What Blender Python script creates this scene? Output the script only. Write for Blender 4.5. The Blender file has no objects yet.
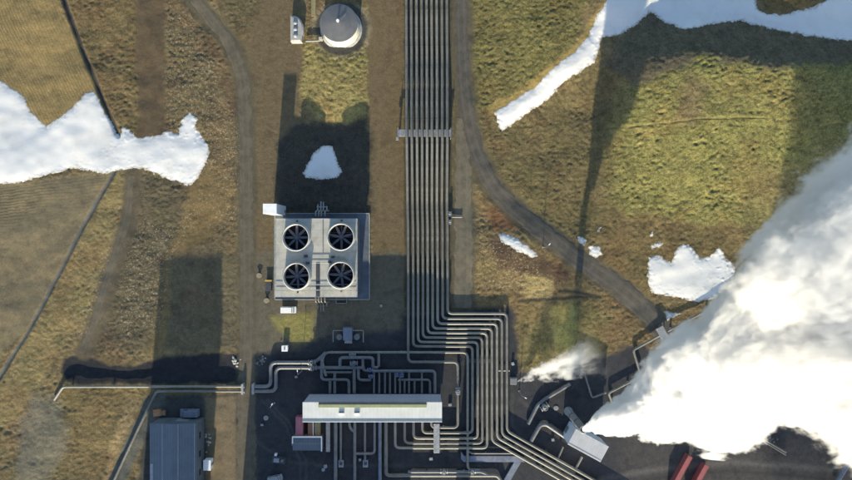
import bpy, math, random
import numpy as np
from mathutils import Vector, Matrix

random.seed(7)
rng = np.random.default_rng(11)
sc = bpy.context.scene
col = sc.collection
CAMH = 190.0          # drone height above the plant, metres
PX = 3.0              # photograph pixels per metre on the ground
SUN_EL, SUN_AZ = math.radians(15.4), math.radians(4.5)


def W(px, py, h=0.0):
    """ground-plan position (metres) of a point of height h seen at that place in the photo"""
    k = (CAMH - h) / CAMH
    return ((px - 426) / PX * k, (240 - py) / PX * k)


# ------------------------------------------------------------------ noise
_perm = rng.permutation(1024)
_ang = rng.random(1024) * 2 * math.pi
_gx, _gy = np.cos(_ang), np.sin(_ang)


def perlin(x, y):
    xi = np.floor(x).astype(np.int64); yi = np.floor(y).astype(np.int64)
    xf = x - xi; yf = y - yi
    u = xf * xf * xf * (xf * (xf * 6 - 15) + 10); v = yf * yf * yf * (yf * (yf * 6 - 15) + 10)

    def g(i, j, dx, dy):
        h = _perm[(_perm[i & 1023] + j) & 1023]
        return _gx[h] * dx + _gy[h] * dy
    a = g(xi, yi, xf, yf); b = g(xi + 1, yi, xf - 1, yf)
    c = g(xi, yi + 1, xf, yf - 1); d = g(xi + 1, yi + 1, xf - 1, yf - 1)
    return (a * (1 - u) + b * u) * (1 - v) + (c * (1 - u) + d * u) * v


def fbm(x, y, wl, octv=4, gain=0.5, ox=0.0):
    s = 0; a = 1.0; f = 1.0 / wl
    for o in range(octv):
        s = s + a * perlin(x * f + ox + 17.3 * o, y * f - ox + 9.1 * o)
        a *= gain; f *= 2.03
    return s


def sst(e0, e1, x):
    t = np.clip((x - e0) / (e1 - e0), 0, 1)
    return t * t * (3 - 2 * t)


def sd_poly(P, x, y):
    """signed distance to polygon, positive inside"""
    n = len(P); d2 = np.full(np.shape(x), 1e18); ins = np.zeros(np.shape(x), bool)
    for i in range(n):
        ax, ay = P[i]; bx, by = P[(i + 1) % n]
        ex, ey = bx - ax, by - ay
        t = np.clip(((x - ax) * ex + (y - ay) * ey) / (ex * ex + ey * ey + 1e-12), 0, 1)
        d2 = np.minimum(d2, (x - ax - t * ex) ** 2 + (y - ay - t * ey) ** 2)
        if ay != by:
            c = ((ay > y) != (by > y)) & (x < (bx - ax) * (y - ay) / (by - ay) + ax)
            ins ^= c
    d = np.sqrt(d2)
    return np.where(ins, d, -d)


def d_line(P, x, y):
    d2 = np.full(np.shape(x), 1e18)
    for (ax, ay), (bx, by) in zip(P[:-1], P[1:]):
        ex, ey = bx - ax, by - ay
        t = np.clip(((x - ax) * ex + (y - ay) * ey) / (ex * ex + ey * ey + 1e-12), 0, 1)
        d2 = np.minimum(d2, (x - ax - t * ex) ** 2 + (y - ay - t * ey) ** 2)
    return np.sqrt(d2)


def lin(c):
    c = np.array(c, float) / 255
    return np.where(c <= 0.04045, c / 12.92, ((c + 0.055) / 1.055) ** 2.4)


# ------------------------------------------------------------------ the lie of the land
ROADS = {
    'east': [(460, -60), (461, 0), (462, 60), (466, 110), (475, 150), (490, 183), (515, 210), (547, 235), (582, 262), (617, 285), (648, 312), (668, 338), (700, 365)],
    'west': [(178, -40), (195, 0), (214, 22), (233, 48), (243, 78), (246, 130), (247, 250), (248, 345), (246, 400), (246, 540)],
    'lane': [(464, 118), (463, 200), (464, 262), (462, 308)],
    'track': [(133, 176), (128, 222), (111, 272), (97, 322), (84, 352)],
}
TANK = (341.3, 29.1)
SHADE_HOLLOW = [(62, 372), (66, 358), (80, 353), (95, 358), (110, 365), (150, 362), (165, 356), (246, 352), (246, 383), (80, 384), (66, 381)]  # shallow hollow filled with a shadow-like dark colour
PLANT = [(250, 356), (300, 346), (330, 336), (400, 330), (405, 312), (455, 310), (512, 306), (522, 372), (560, 362), (610, 352), (645, 344), (690, 400), (852, 425), (1000, 430), (1000, 560), (205, 560), (205, 398), (240, 392)]


def base_z(X, Y):
    U = 426 + PX * X; V = 240 - PX * Y
    z = np.zeros_like(X)
    # eastern hill: long south slope, short steep north slope
    ridge = 74 - 12 * np.exp(-((U - 700) / 70.0) ** 2) + 0.02 * (U - 700) + 3 * perlin(U / 40.0, U / 90.0 + 3)
    prof_s = sst(240, 70, V)
    prof_n = sst(ridge - 48, ridge + 4, V)
    wE = sst(588, 650, U) * (1 - 0.35 * sst(760, 900, U)) * (1 - sst(1100, 1500, U))
    z = z + 6.6 * prof_s * prof_n * wE
    # snow gully and shoulder on its west
    z = z + 2.6 * sst(470, 540, U) * (1 - sst(560, 640, U + (V - 60) * 0.55)) * sst(130, 60, V) * sst(-260, -60, V)
    # knoll west of the road
    z = z + 1.8 * np.exp(-(((U - 525) / 38.0) ** 2 + ((V - 250) / 30.0) ** 2))
    # fields in the west rise a little away from the plant
    z = z + 3.0 * sst(150, -80, U) * (0.7 + 0.3 * sst(60, 300, V)) + 1.0 * sst(190, 110, U)
    # mound beside the tank
    z = z + 1.4 * np.exp(-(((U - 338) / 26.0) ** 4 + ((V - 88) / 36.0) ** 4))
    # far country
    R = np.sqrt(X * X + Y * Y)
    z = z + sst(220, 900, R) * (30 + 45 * fbm(X, Y, 420, 3)) + sst(150, 260, R) * 1.5 * fbm(X, Y, 60, 2)
    far = sst(95, 140, np.maximum(np.abs(X) * 0.6, np.abs(Y)))
    z = z + far * 0.6 * fbm(X, Y, 26, 3)
    # undulation away from the level plant site
    flat = sst(-12, 30, -sd_poly(PLANT, U, V)) * sst(455, 475, U) + sst(245, 225, U)
    z = z + 0.7 * flat * fbm(X, Y, 17, 3, ox=5)
    return z


# zones: polygon (photo px), lit colour unless noted (sRGB), hummock amplitude, hummock size, edge softness px
ZONES = [
    ([(-200, -200), (60, -40), (57, 0), (80, 45), (118, 132), (60, 175), (-200, 200)], (148, 122, 68), .05, 1.5, 1.5),
    ([(57, -60), (138, -60), (138, 142), (118, 132), (80, 45)], (112, 94, 58), .30, 1.5, 3),
    ([(165, -60), (180, -60), (235, 60), (243, 150), (215, 145), (165, 140)], (108, 91, 62), .30, 1.4, 4),
    ([(137, -60), (165, -60), (165, 140), (137, 140)], (98, 80, 58), .04, 1.5, 2.6),
    ([(200, -60), (300, -60), (300, 100), (276, 215), (274, 300), (252, 345), (250, 150), (232, 40)], (110, 92, 64), .06, 1.0, 3),
    ([(213, 30), (236, 75), (240, 150), (236, 260), (222, 330), (205, 300), (205, 190), (196, 160), (212, 110)], (112, 92, 62), .22, 1.3, 4),
    ([(225, 0), (262, 0), (250, 40), (232, 40)], (104, 90, 60), .25, 1.3, 4),
    ([(366, -60), (404, -60), (404, 252), (372, 252)], (112, 93, 63), .04, 1.0, 1.5),
    ([(302, 44), (366, 44), (367, 118), (345, 128), (322, 122), (302, 100)], (146, 128, 66), .34, 1.2, 3),
    ([(300, 118), (345, 124), (370, 118), (372, 215), (276, 215), (280, 140)], (68, 64, 58), .18, 1.2, 5),  # dark vegetation, tint lowered further to deepen the cooling tower's shadow
    ([(404, -60), (452, -60), (452, 312), (404, 312)], (80, 73, 60), .05, 1.0, 1),
    ([(470, -60), (606, -60), (570, 55), (495, 112), (472, 112)], (116, 106, 54), .42, 1.7, 5),
    ([(472, 105), (500, 118), (600, 62), (622, 60), (622, 215), (602, 245), (545, 232), (495, 180)], (110, 95, 58), .28, 1.5, 6),
    ([(610, 150), (632, 70), (700, 40), (765, 52), (1000, 45), (1000, 215), (765, 232), (690, 236), (612, 215)], (129, 122, 59), .46, 1.7, 16),
    ([(600, 62), (650, 8), (720, 20), (1000, 35), (1000, 62), (760, 66), (700, 58), (640, 85)], (100, 90, 70), .30, 1.5, 5),
    ([(690, 75), (712, 85), (695, 125), (672, 120)], (118, 102, 64), .36, 1.4, 9),
    ([(756, -5), (832, -5), (800, 10), (770, 14)], (118, 96, 52), .3, 1.2, 2),
    ([(604, 205), (690, 222), (760, 225), (740, 262), (690, 255), (650, 300), (620, 282), (588, 255)], (116, 97, 58), .25, 1.4, 6),
    ([(755, 170), (1000, 150), (1000, 300), (735, 290)], (124, 112, 64), .38, 1.5, 18),
    ([(470, 190), (505, 200), (565, 258), (612, 292), (645, 318), (600, 340), (530, 318), (468, 295)], (126, 104, 64), .30, 1.3, 4),
    ([(488, 236), (520, 244), (560, 262), (572, 280), (540, 284), (500, 268)], (92, 72, 54), .22, 1.2, 4),
    ([(488, 208), (512, 212), (520, 226), (495, 232)], (130, 88, 54), .15, 1.2, 5),
    ([(523, 276), (552, 278), (550, 296), (525, 300)], (158, 134, 78), .30, 1.2, 3),
    ([(515, 302), (600, 306), (612, 345), (560, 362), (522, 370)], (124, 108, 62), .25, 1.3, 6),
    ([(552, 305), (576, 305), (576, 352), (555, 352)], (152, 140, 66), .2, 1.2, 4),
    ([(600, 330), (640, 318), (700, 320), (690, 400), (625, 395)], (120, 98, 62), .30, 1.4, 8),
    ([(-200, 190), (20, 183), (105, 172), (117, 168), (80, 232), (38, 312), (-200, 600)], (126, 110, 80), .04, 1.5, 2),
    ([(118, 168), (130, 176), (124, 225), (106, 272), (70, 340), (30, 400), (-120, 560), (-200, 540), (0, 380), (40, 312)], (132, 113, 68), .22, 1.2, 3),
    ([(135, 172), (190, 186), (212, 165), (214, 240), (170, 260), (165, 350), (95, 350), (112, 270)], (98, 86, 64), .24, 1.2, 5),
    ([(192, 188), (214, 165), (236, 190), (214, 235), (176, 262), (168, 350), (150, 352), (165, 260)], (124, 100, 58), .1, 1.2, 5),
    ([(172, 255), (214, 245), (238, 260), (240, 350), (166, 350)], (104, 92, 68), .15, 1.2, 4),
    ([(55, 388), (156, 388), (112, 560), (50, 560), (66, 440)], (118, 99, 60), .26, 1.3, 5),
    ([(128, 395), (146, 400), (125, 440), (108, 500), (96, 500)], (150, 124, 78), .2, 1.2, 4),
    ([(20, 420), (36, 395), (55, 398), (66, 425), (66, 450), (46, 480), (40, 540), (10, 540)], (116, 107, 88), .14, .9, 8),
    ([(250, 252), (404, 250), (404, 340), (312, 345), (252, 360)], (104, 95, 78), .03, 1.0, 5),
    ([(268, 318), (313, 310), (313, 341), (292, 343)], (136, 126, 60), .1, 1.0, 4),
    ([(446, 200), (476, 200), (474, 305), (452, 305)], (96, 86, 64), .05, 1.0, 5),
    (PLANT, (62, 62, 68), .02, 1.0, 4),
    ([(205, 398), (237, 396), (237, 560), (205, 560)], (124, 106, 78), .03, 1.0, 1.5),
    ([(620, 425), (700, 440), (1000, 430), (1000, 560), (620, 560)], (74, 70, 72), .05, 1.4, 10),
    ([(145, 396), (206, 396), (206, 560), (130, 560)], (70, 70, 70), .03, 1.0, 3),
    (SHADE_HOLLOW, (46, 47, 53), .05, 1.0, 2.5),
]
BANDS = [  # polyline, half width px, colour, amplitude, softness
    ([(606, 8), (582, 46), (560, 68), (515, 100), (494, 110)], 6, (160, 132, 60), .12, 3),
    ([(57, -20), (80, 45), (118, 136)], 2.4, (66, 62, 60), 0, 1),
    ([(117, 166), (80, 232), (40, 310), (-20, 410)], 2.0, (98, 96, 92), 0, 1),
    ([(158, 398), (140, 428), (108, 500)], 8, (96, 96, 90), .03, 3),
    ([(560, 290), (600, 296), (520, 300)], 1.5, (70, 64, 56), 0, 2),
    ([(262, 400), (285, 425), (300, 460), (300, 540)], 1.0, (80, 78, 78), .01, 1.4),
    ([(267, 400), (290, 424), (306, 460), (307, 540)], 1.0, (80, 78, 78), .01, 1.4),
    ([(252, 440), (290, 462), (330, 466), (480, 466)], 1.4, (76, 75, 76), .01, 1.8),
    ([(520, 400), (545, 420), (525, 440), (512, 425), (512, 395)], 1.6, (82, 78, 76), .01, 2),
    ([(600, 480), (650, 470), (730, 462), (840, 470)], 2.2, (96, 90, 90), .02, 3),
    ([(606, 490), (652, 478), (732, 470), (840, 480)], 1.6, (62, 60, 62), .02, 2.5),
    ([(590, 130), (660, 124), (700, 118), (765, 118)], .6, (108, 98, 52), 0, 1),
]
SNOW = {
    'big': [(-60, 70), (0, 80), (12, 88), (25, 98), (31, 112), (46, 126), (60, 117), (75, 105), (85, 93), (95, 92), (105, 112), (116, 131), (120, 136), (122, 127), (130, 130), (138, 138), (155, 136), (165, 131), (178, 133), (182, 120), (190, 112), (197, 117), (196, 128), (205, 140), (211, 150), (205, 165), (195, 182), (188, 186), (170, 180), (150, 172), (140, 168), (118, 171), (100, 174), (75, 168), (60, 172), (40, 177), (20, 183), (-60, 186)],
    'shaded': [(322, 145), (333, 146), (337, 158), (342, 172), (338, 178), (325, 180), (306, 178), (303, 173), (312, 155)],
    'band': [(494, 113), (501, 132), (520, 119), (550, 98), (566, 80), (580, 72), (595, 62), (602, 38), (620, 35), (640, 22), (650, 12), (665, 23), (685, 30), (715, 24), (740, 21), (760, 27), (800, 35), (852, 42), (960, 52), (960, -60), (840, -60), (832, -3), (815, 6), (785, 14), (768, 14), (757, 8), (750, -60), (612, -60), (606, 0), (598, 14), (588, 36), (575, 51), (555, 66), (535, 86), (515, 99)],
    'meadow': [(648, 257), (660, 255), (664, 260), (671, 261), (676, 250), (682, 243), (694, 248), (699, 257), (709, 257), (719, 247), (726, 258), (736, 267), (734, 278), (727, 288), (716, 298), (699, 302), (676, 298), (652, 293), (648, 283)],
    'knoll': [(497, 234), (505, 233), (520, 240), (529, 247), (540, 257), (530, 257), (512, 248), (502, 243)],
    'pair_a': [(577, 234), (587, 240), (584, 246), (578, 244)],
    'pair_b': [(589, 245), (600, 247), (602, 254), (595, 259), (589, 254)],
    'speck_a': [(598, 229), (601, 227), (600, 231), (597, 232)],
    'speck_b': [(651, 232), (654, 230), (653, 237), (650, 237)],
    'speck_c': [(650, 246), (658, 242), (664, 243), (660, 247), (652, 249)],
    'roadside': [(626, 286), (632, 289), (633, 292), (628, 289)],
    'wedge': [(665, 311), (680, 314), (667, 321)],
}


def snow_sd(name, X, Y, z=0.0):
    k = CAMH / (CAMH - z)
    U = 426 + PX * X * k; V = 240 - PX * Y * k
    big = name in ('big', 'band', 'meadow')
    n = fbm(X, Y, 2.6, 4, .6, ox=31) * (2.0 if big else 1.3) + fbm(X, Y, .9, 3, .6, ox=61) * 1.2
    return (sd_poly(SNOW[name], U, V) + n) / PX      # metres


def zones(X, Y, z):
    k = CAMH / (CAMH - z)
    U0 = 426 + PX * X * k; V0 = 240 - PX * Y * k
    w1 = fbm(X, Y, 9, 4, .55, ox=3); w2 = fbm(X, Y, 9, 4, .55, ox=40)
    tint = np.empty(X.shape + (3,)); tint[:] = lin((122, 103, 66))
    amp = np.full(X.shape, .26); size = np.full(X.shape, 1.4)
    wU = U0 + 7 * w1; wV = V0 + 7 * w2
    for P, c, a, s, soft in ZONES:
        wob = min(1.0, soft / 5.0)
        U = U0 + (wU - U0) * wob; V = V0 + (wV - V0) * wob
        xs = [p[0] for p in P]; ys = [p[1] for p in P]
        sel = (U > min(xs) - 40) & (U < max(xs) + 40) & (V > min(ys) - 40) & (V < max(ys) + 40)
        if not sel.any():
            continue
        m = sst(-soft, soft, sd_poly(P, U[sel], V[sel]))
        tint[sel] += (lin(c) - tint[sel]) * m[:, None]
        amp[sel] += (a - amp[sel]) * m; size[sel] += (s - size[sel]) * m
    for P, hw, c, a, soft in BANDS:
        U = U0 + 1.5 * w1; V = V0 + 1.5 * w2
        m = 1 - sst(hw - soft, hw + soft, d_line(P, U, V))
        tint += (lin(c) - tint) * m[..., None]; amp += (a - amp) * m
    # ring of dark stones round the tank
    dt = np.hypot(U0 - TANK[0], V0 - TANK[1]) + 2 * w1
    m = 1 - sst(25, 28, dt)
    tint += (lin((76, 74, 72)) - tint) * m[..., None]; amp += (.06 - amp) * m
    ring = np.exp(-((dt - 28.5) / 2.2) ** 2)
    tint += (lin((146, 132, 104)) - tint) * (ring * .6 * (V0 > 5))[..., None]
    # roads: bare and level
    for nm, hw in (('east', 9), ('west', 7), ('lane', 8), ('track', 6)):
        m = 1 - sst(hw, hw + 6, d_line(ROADS[nm], U0, V0) + 2.5 * w1)
        c = (92, 84, 66) if nm != 'track' else (98, 86, 68)
        tint += (lin(c) - tint) * (m * .8)[..., None]; amp *= (1 - m)
    # patchy vegetation: greener, browner, straw
    veg = sst(.06, .2, amp)
    p1 = fbm(X, Y, 14, 4, .6, ox=77); p2 = fbm(X, Y, 5, 4, .6, ox=55)
    gr = np.array([.99, 1.03, .90]); br = np.array([1.02, .87, .84]); st = np.array([1.2, 1.18, 1.12])
    f = sst(.05, .5, p1) * veg * .7
    tint *= 1 + (gr - 1) * f[..., None]
    f = sst(.05, .5, -p1) * veg * .7
    tint *= 1 + (br - 1) * f[..., None]
    f = sst(.1, .6, p2) * veg
    tint *= 1 + (st - 1) * f[..., None]
    f = sst(.1, .6, -p2) * (.8 + .2 * veg)
    tint *= 1 + (np.array([.74, .74, .8]) - 1) * f[..., None]
    # pale frost-burnt specks
    sp = np.zeros(X.shape)
    for P in ([(140, 215), (170, 225), (200, 190), (214, 170), (214, 195), (175, 258), (160, 330), (120, 345), (118, 300), (128, 245)],
              [(165, 0), (185, 10), (215, 60), (240, 130), (236, 260), (213, 180), (166, 130)],
              [(98, 250), (118, 230), (100, 320), (60, 350), (90, 290)], [(210, 200), (236, 205), (232, 235), (208, 235)],
              [(470, 205), (490, 230), (560, 282), (556, 300), (480, 290)]):
        sp = np.maximum(sp, sst(-6, 8, sd_poly(P, wU, wV)))
    # furrow phase (radians) and strength
    d1 = (U0 - 62) * .906 - (V0 - 0) * .423 + 4.5 * fbm(X, Y, 40, 2, ox=9)
    d2 = (U0 - 117) * .87 + (V0 - 166) * .49 + 3 * fbm(X, Y, 30, 2, ox=19)
    hz = V0 + 0.1 * U0 + 4 * fbm(X, Y, 30, 2, ox=29)
    top = sst(262, 215, V0 + .25 * U0)
    f1 = sst(-1, 3, sd_poly(ZONES[0][0], U0, V0))
    f2 = sst(0, 4, sd_poly(ZONES[26][0], U0, V0))
    ph = np.where(V0 < 150, d1, np.where(top > .5, hz, d2)) * (2 * math.pi / 3.0)
    fs = f1 * .9 + f2 * np.abs(top * 2 - 1) * np.where(top > .5, .9, .45)
    fs *= .12 + .42 * np.clip(fbm(X, Y, 20, 3, ox=66) + .4, 0, 1)
    g_ = tint.mean(-1, keepdims=True)
    tint = (tint * .75 + g_ * .25) * np.array([1.01, 1.03, .98])
    return tint * .95, amp, size, sp, ph, fs, U0, V0


def micro(X, Y, amp, size, U0, V0):
    # hummocks: ridged clumps at two sizes
    a = fbm(X + .6 * fbm(X, Y, 3, 2, ox=8), Y * 1.0, 1.25, 3, .55, ox=12)
    b = 1 - np.abs(fbm(X, Y, 1.9, 3, .5, ox=21)) * 2
    h1 = .75 * a + .5 * (b - .5)
    w_ = fbm(X, Y, 7, 2, ox=14)
    b2 = 1 - np.abs(fbm(X + 1.5 * w_, Y * 1.2 + 1.5 * w_, 2.7, 4, .6, ox=91)) * 2.2
    moss = np.clip(amp - .3, 0, .3) / .2
    z = .85 * amp * (h1 * (1 - .55 * moss) + .7 * (b2 - .4) * moss)
    z = z * (.75 + .7 * np.clip(.5 + fbm(X, Y, 13, 3, ox=44), 0, 1.3))
    # ditches, hollow
    z = z - .55 * (1 - sst(1.0, 3.2, d_line(BANDS[1][0], U0, V0)))
    z = z - .30 * (1 - sst(.8, 2.6, d_line(BANDS[2][0], U0, V0)))
    z = z - .30 * sst(-2, 14, sd_poly(SHADE_HOLLOW, U0, V0)) * sst(246, 215, U0)
    for n in SNOW:
        if n in ('big', 'band', 'meadow', 'shaded'):
            pass
    return z


def height(X, Y):
    zb = base_z(X, Y)
    t, a, s, sp, ph, fs, U0, V0 = zones(X, Y, zb)
    return zb + micro(X, Y, a, s, U0, V0)


# ------------------------------------------------------------------ node helpers
def new_mat(name):
    m = bpy.data.materials.new(name); m.use_nodes = True
    nt = m.node_tree; nt.nodes.clear()
    return m, nt


class NB:
    def __init__(s, nt): s.nt = nt

    def n(s, typ, **kw):
        nd = s.nt.nodes.new(typ)
        for k, v in kw.items():
            if k.startswith('i_'):
                key = k[2:]
                nd.inputs[int(key) if key.isdigit() else key.replace('_', ' ')].default_value = v
            else:
                setattr(nd, k, v)
        return nd

    def l(s, a, b): s.nt.links.new(a, b)

    def math(s, op, a, b=None, c=None, clamp=False):
        nd = s.nt.nodes.new('ShaderNodeMath'); nd.operation = op; nd.use_clamp = clamp
        for i, v in enumerate((a, b, c)):
            if v is None: continue
            if isinstance(v, (int, float)): nd.inputs[i].default_value = v
            else: s.l(v, nd.inputs[i])
        return nd.outputs[0]

    def noise(s, vec, scale, detail=4, rough=.55, dist=0.0):
        nd = s.nt.nodes.new('ShaderNodeTexNoise')
        nd.inputs['Scale'].default_value = scale; nd.inputs['Detail'].default_value = detail
        nd.inputs['Roughness'].default_value = rough; nd.inputs['Distortion'].default_value = dist
        if vec is not None: s.l(vec, nd.inputs['Vector'])
        return nd.outputs['Fac']

    def ramp(s, fac, a, b, lo=0.0, hi=1.0):
        nd = s.nt.nodes.new('ShaderNodeMapRange'); nd.clamp = True; nd.interpolation_type = 'SMOOTHSTEP'
        s.l(fac, nd.inputs[0])
        nd.inputs[1].default_value = a; nd.inputs[2].default_value = b
        nd.inputs[3].default_value = lo; nd.inputs[4].default_value = hi
        return nd.outputs[0]

    def mix(s, fac, a, b, mode='MIX'):
        nd = s.nt.nodes.new('ShaderNodeMix'); nd.data_type = 'RGBA'; nd.blend_type = mode; nd.clamp_factor = True
        for sock, v in ((nd.inputs[0], fac), (nd.inputs[6], a), (nd.inputs[7], b)):
            if isinstance(v, (int, float)): sock.default_value = v
            elif isinstance(v, (tuple, list)): sock.default_value = (*v[:3], 1)
            else: s.l(v, sock)
        return nd.outputs[2]


def surface(name, c, rough=.7, metal=0.0, var=.25, scale=1.5, bump=.0, bscale=6, dirt=None, stripes=None, spec=.4):
    """painted metal, concrete, rust ...: colour broken by two noises, optional dirt and panel joints"""
    m, nt = new_mat(name); b = NB(nt)
    tc = b.n('ShaderNodeTexCoord').outputs['Object']
    n1 = b.noise(tc, scale, 5, .6); n2 = b.noise(tc, scale * 7, 4, .6)
    f = b.math('ADD', b.math('MULTIPLY', n1, .65), b.math('MULTIPLY', n2, .35))
    f = b.ramp(f, .32, .68, 1 - var, 1 + var)
    rgb = b.n('ShaderNodeRGB'); rgb.outputs[0].default_value = (*c, 1)
    colr = b.n('ShaderNodeVectorMath', operation='SCALE'); b.l(rgb.outputs[0], colr.inputs[0]); b.l(f, colr.inputs['Scale'])
    out = colr.outputs[0]
    if dirt:
        out = b.mix(b.ramp(b.noise(tc, scale * .6, 6, .7), .5, .72, 0, dirt[1]), out, dirt[0])
    p = b.n('ShaderNodeBsdfPrincipled', i_Roughness=rough, i_Metallic=metal)
    p.inputs['Specular IOR Level'].default_value = spec
    h = None
    if stripes:
        ax, period, width, dark = stripes
        sx = b.n('ShaderNodeSeparateXYZ'); b.l(tc, sx.inputs[0])
        w = b.math('PINGPONG', b.math('ADD', sx.outputs[ax], 500.0), period / 2)
        g = b.ramp(w, width * .5, width * 1.2, dark, 1)
        v = b.n('ShaderNodeVectorMath', operation='SCALE'); b.l(out, v.inputs[0]); b.l(g, v.inputs['Scale']); out = v.outputs[0]
    b.l(out, p.inputs['Base Color'])
    rr = b.ramp(n1, .3, .7, max(.05, rough - .12), min(1, rough + .12)); b.l(rr, p.inputs['Roughness'])
    if bump:
        bp = b.n('ShaderNodeBump', i_Strength=.6, i_Distance=bump)
        b.l(b.noise(tc, bscale, 5, .6), bp.inputs['Height']); b.l(bp.outputs[0], p.inputs['Normal'])
    o = b.n('ShaderNodeOutputMaterial'); b.l(p.outputs[0], o.inputs['Surface'])
    return m


def mat_ground():
    m, nt = new_mat('ground_vegetation'); b = NB(nt)
    tc = b.n('ShaderNodeTexCoord').outputs['Object']
    at = lambda n: b.n('ShaderNodeAttribute', attribute_name=n)
    tint = at('tint').outputs['Color']; rg = at('tuft').outputs['Fac']; sp = at('speck').outputs['Fac']
    ph = at('phase').outputs['Fac']; fs = at('furrow').outputs['Fac']
    nA = b.noise(tc, .55, 5, .62); nB = b.noise(tc, 2.1, 5, .65, .6); nC = b.noise(tc, 7.5, 3, .6)
    f = b.math('ADD', b.math('MULTIPLY', nA, .35), b.math('ADD', b.math('MULTIPLY', nB, .4), b.math('MULTIPLY', nC, .25)))
    lo = b.math('MULTIPLY_ADD', rg, -.75, .72)
    amp_ = b.math('MULTIPLY_ADD', rg, .9, .48)
    g = b.ramp(f, .33, .67, 0, 1)
    sc_ = b.math('ADD', lo, b.math('MULTIPLY', g, b.math('ADD', amp_, b.math('MULTIPLY', rg, .9))))
    v = b.n('ShaderNodeVectorMath', operation='SCALE'); b.l(tint, v.inputs[0]); b.l(sc_, v.inputs['Scale'])
    out = v.outputs[0]
    # dead straw tips and dark peaty gaps on tussocks
    straw = b.math('MULTIPLY', b.ramp(b.noise(tc, 3.4, 4, .7, .5), .54, .66), b.math('MULTIPLY', rg, .9))
    out = b.mix(straw, out, (.36, .29, .14))
    gap = b.math('MULTIPLY', b.ramp(b.noise(tc, 2.2, 5, .7, .8), .46, .34), b.math('MULTIPLY', rg, 1.5))
    out = b.mix(gap, out, (.055, .042, .028))
    # pale specks
    spk = b.math('MULTIPLY', b.ramp(b.noise(tc, 1.7, 2, .5), .57, .64), sp)
    out = b.mix(b.math('MULTIPLY', spk, .34), out, (.50, .43, .29))
    # furrows
    s = b.math('SINE', b.math('ADD', ph, b.math('MULTIPLY', nA, 9.0)))
    fcol = b.math('MULTIPLY', b.ramp(s, -.7, .8, 0, 1), fs)
    out = b.mix(b.math('MULTIPLY', b.math('MULTIPLY', b.math('SUBTRACT', fs, fcol), .9), b.ramp(nB, .35, .6, .2, 1)), out, (.135, .092, .045))
    p = b.n('ShaderNodeBsdfPrincipled', i_Roughness=.95); p.inputs['Specular IOR Level'].default_value = .12
    b.l(out, p.inputs['Base Color'])
    hb = b.math('ADD', b.math('MULTIPLY', nB, b.math('MULTIPLY_ADD', rg, .9, .06)), b.math('MULTIPLY', nC, b.math('MULTIPLY_ADD', rg, .35, .035)))
    hb = b.math('ADD', hb, b.math('MULTIPLY', b.math('MULTIPLY', s, fs), .05))
    bp = b.n('ShaderNodeBump', i_Strength=.8, i_Distance=1.0); b.l(hb, bp.inputs['Height']); b.l(bp.outputs[0], p.inputs['Normal'])
    o = b.n('ShaderNodeOutputMaterial'); b.l(p.outputs[0], o.inputs['Surface'])
    return m


def mat_snow():
    m, nt = new_mat('old_snow'); b = NB(nt)
    tc = b.n('ShaderNodeTexCoord').outputs['Object']
    n1 = b.noise(tc, .12, 6, .65); n2 = b.noise(tc, 1.2, 5, .6)
    c = b.mix(b.ramp(n1, .45, .72, 0, .55), (.66, .65, .63), (.54, .52, .48))
    c = b.mix(b.ramp(b.noise(tc, .5, 7, .75, .5), .6, .74, 0, .45), c, (.46, .42, .36))
    ins = b.n('ShaderNodeAttribute', attribute_name='inset').outputs['Fac']
    e = b.math('ADD', ins, b.math('MULTIPLY', b.math('SUBTRACT', b.noise(tc, 1.6, 5, .7), .5), 2.4))
    c = b.mix(b.ramp(e, 1.0, -.2, 0, .85), c, (.27, .23, .17))
    p = b.n('ShaderNodeBsdfPrincipled', i_Roughness=.6); b.l(c, p.inputs['Base Color'])
    bp = b.n('ShaderNodeBump', i_Strength=.35, i_Distance=.06); b.l(n2, bp.inputs['Height']); b.l(bp.outputs[0], p.inputs['Normal'])
    o = b.n('ShaderNodeOutputMaterial'); b.l(p.outputs[0], o.inputs['Surface'])
    return m


def mat_road(name, c, track):
    m, nt = new_mat(name); b = NB(nt)
    tc = b.n('ShaderNodeTexCoord').outputs['Object']
    u = b.n('ShaderNodeAttribute', attribute_name='across').outputs['Fac']
    n1 = b.noise(tc, .35, 6, .65); n2 = b.noise(tc, 4, 5, .65)
    f = b.math('ADD', b.math('MULTIPLY', n1, .6), b.math('MULTIPLY', n2, .4))
    base = b.mix(b.ramp(f, .35, .65), tuple(x * .72 for x in c), tuple(x * 1.25 for x in c))
    # two compacted wheel tracks
    w = b.math('ABSOLUTE', b.math('SUBTRACT', b.math('ABSOLUTE', u), .42))
    t = b.math('MULTIPLY', b.ramp(w, .2, .06), b.ramp(n1, .3, .6, .2, .8))
    base = b.mix(t, base, track)
    p = b.n('ShaderNodeBsdfPrincipled', i_Roughness=.92); p.inputs['Specular IOR Level'].default_value = .2
    b.l(base, p.inputs['Base Color'])
    bp = b.n('ShaderNodeBump', i_Strength=.6, i_Distance=.08); b.l(n2, bp.inputs['Height']); b.l(bp.outputs[0], p.inputs['Normal'])
    o = b.n('ShaderNodeOutputMaterial'); b.l(p.outputs[0], o.inputs['Surface'])
    return m


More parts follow.
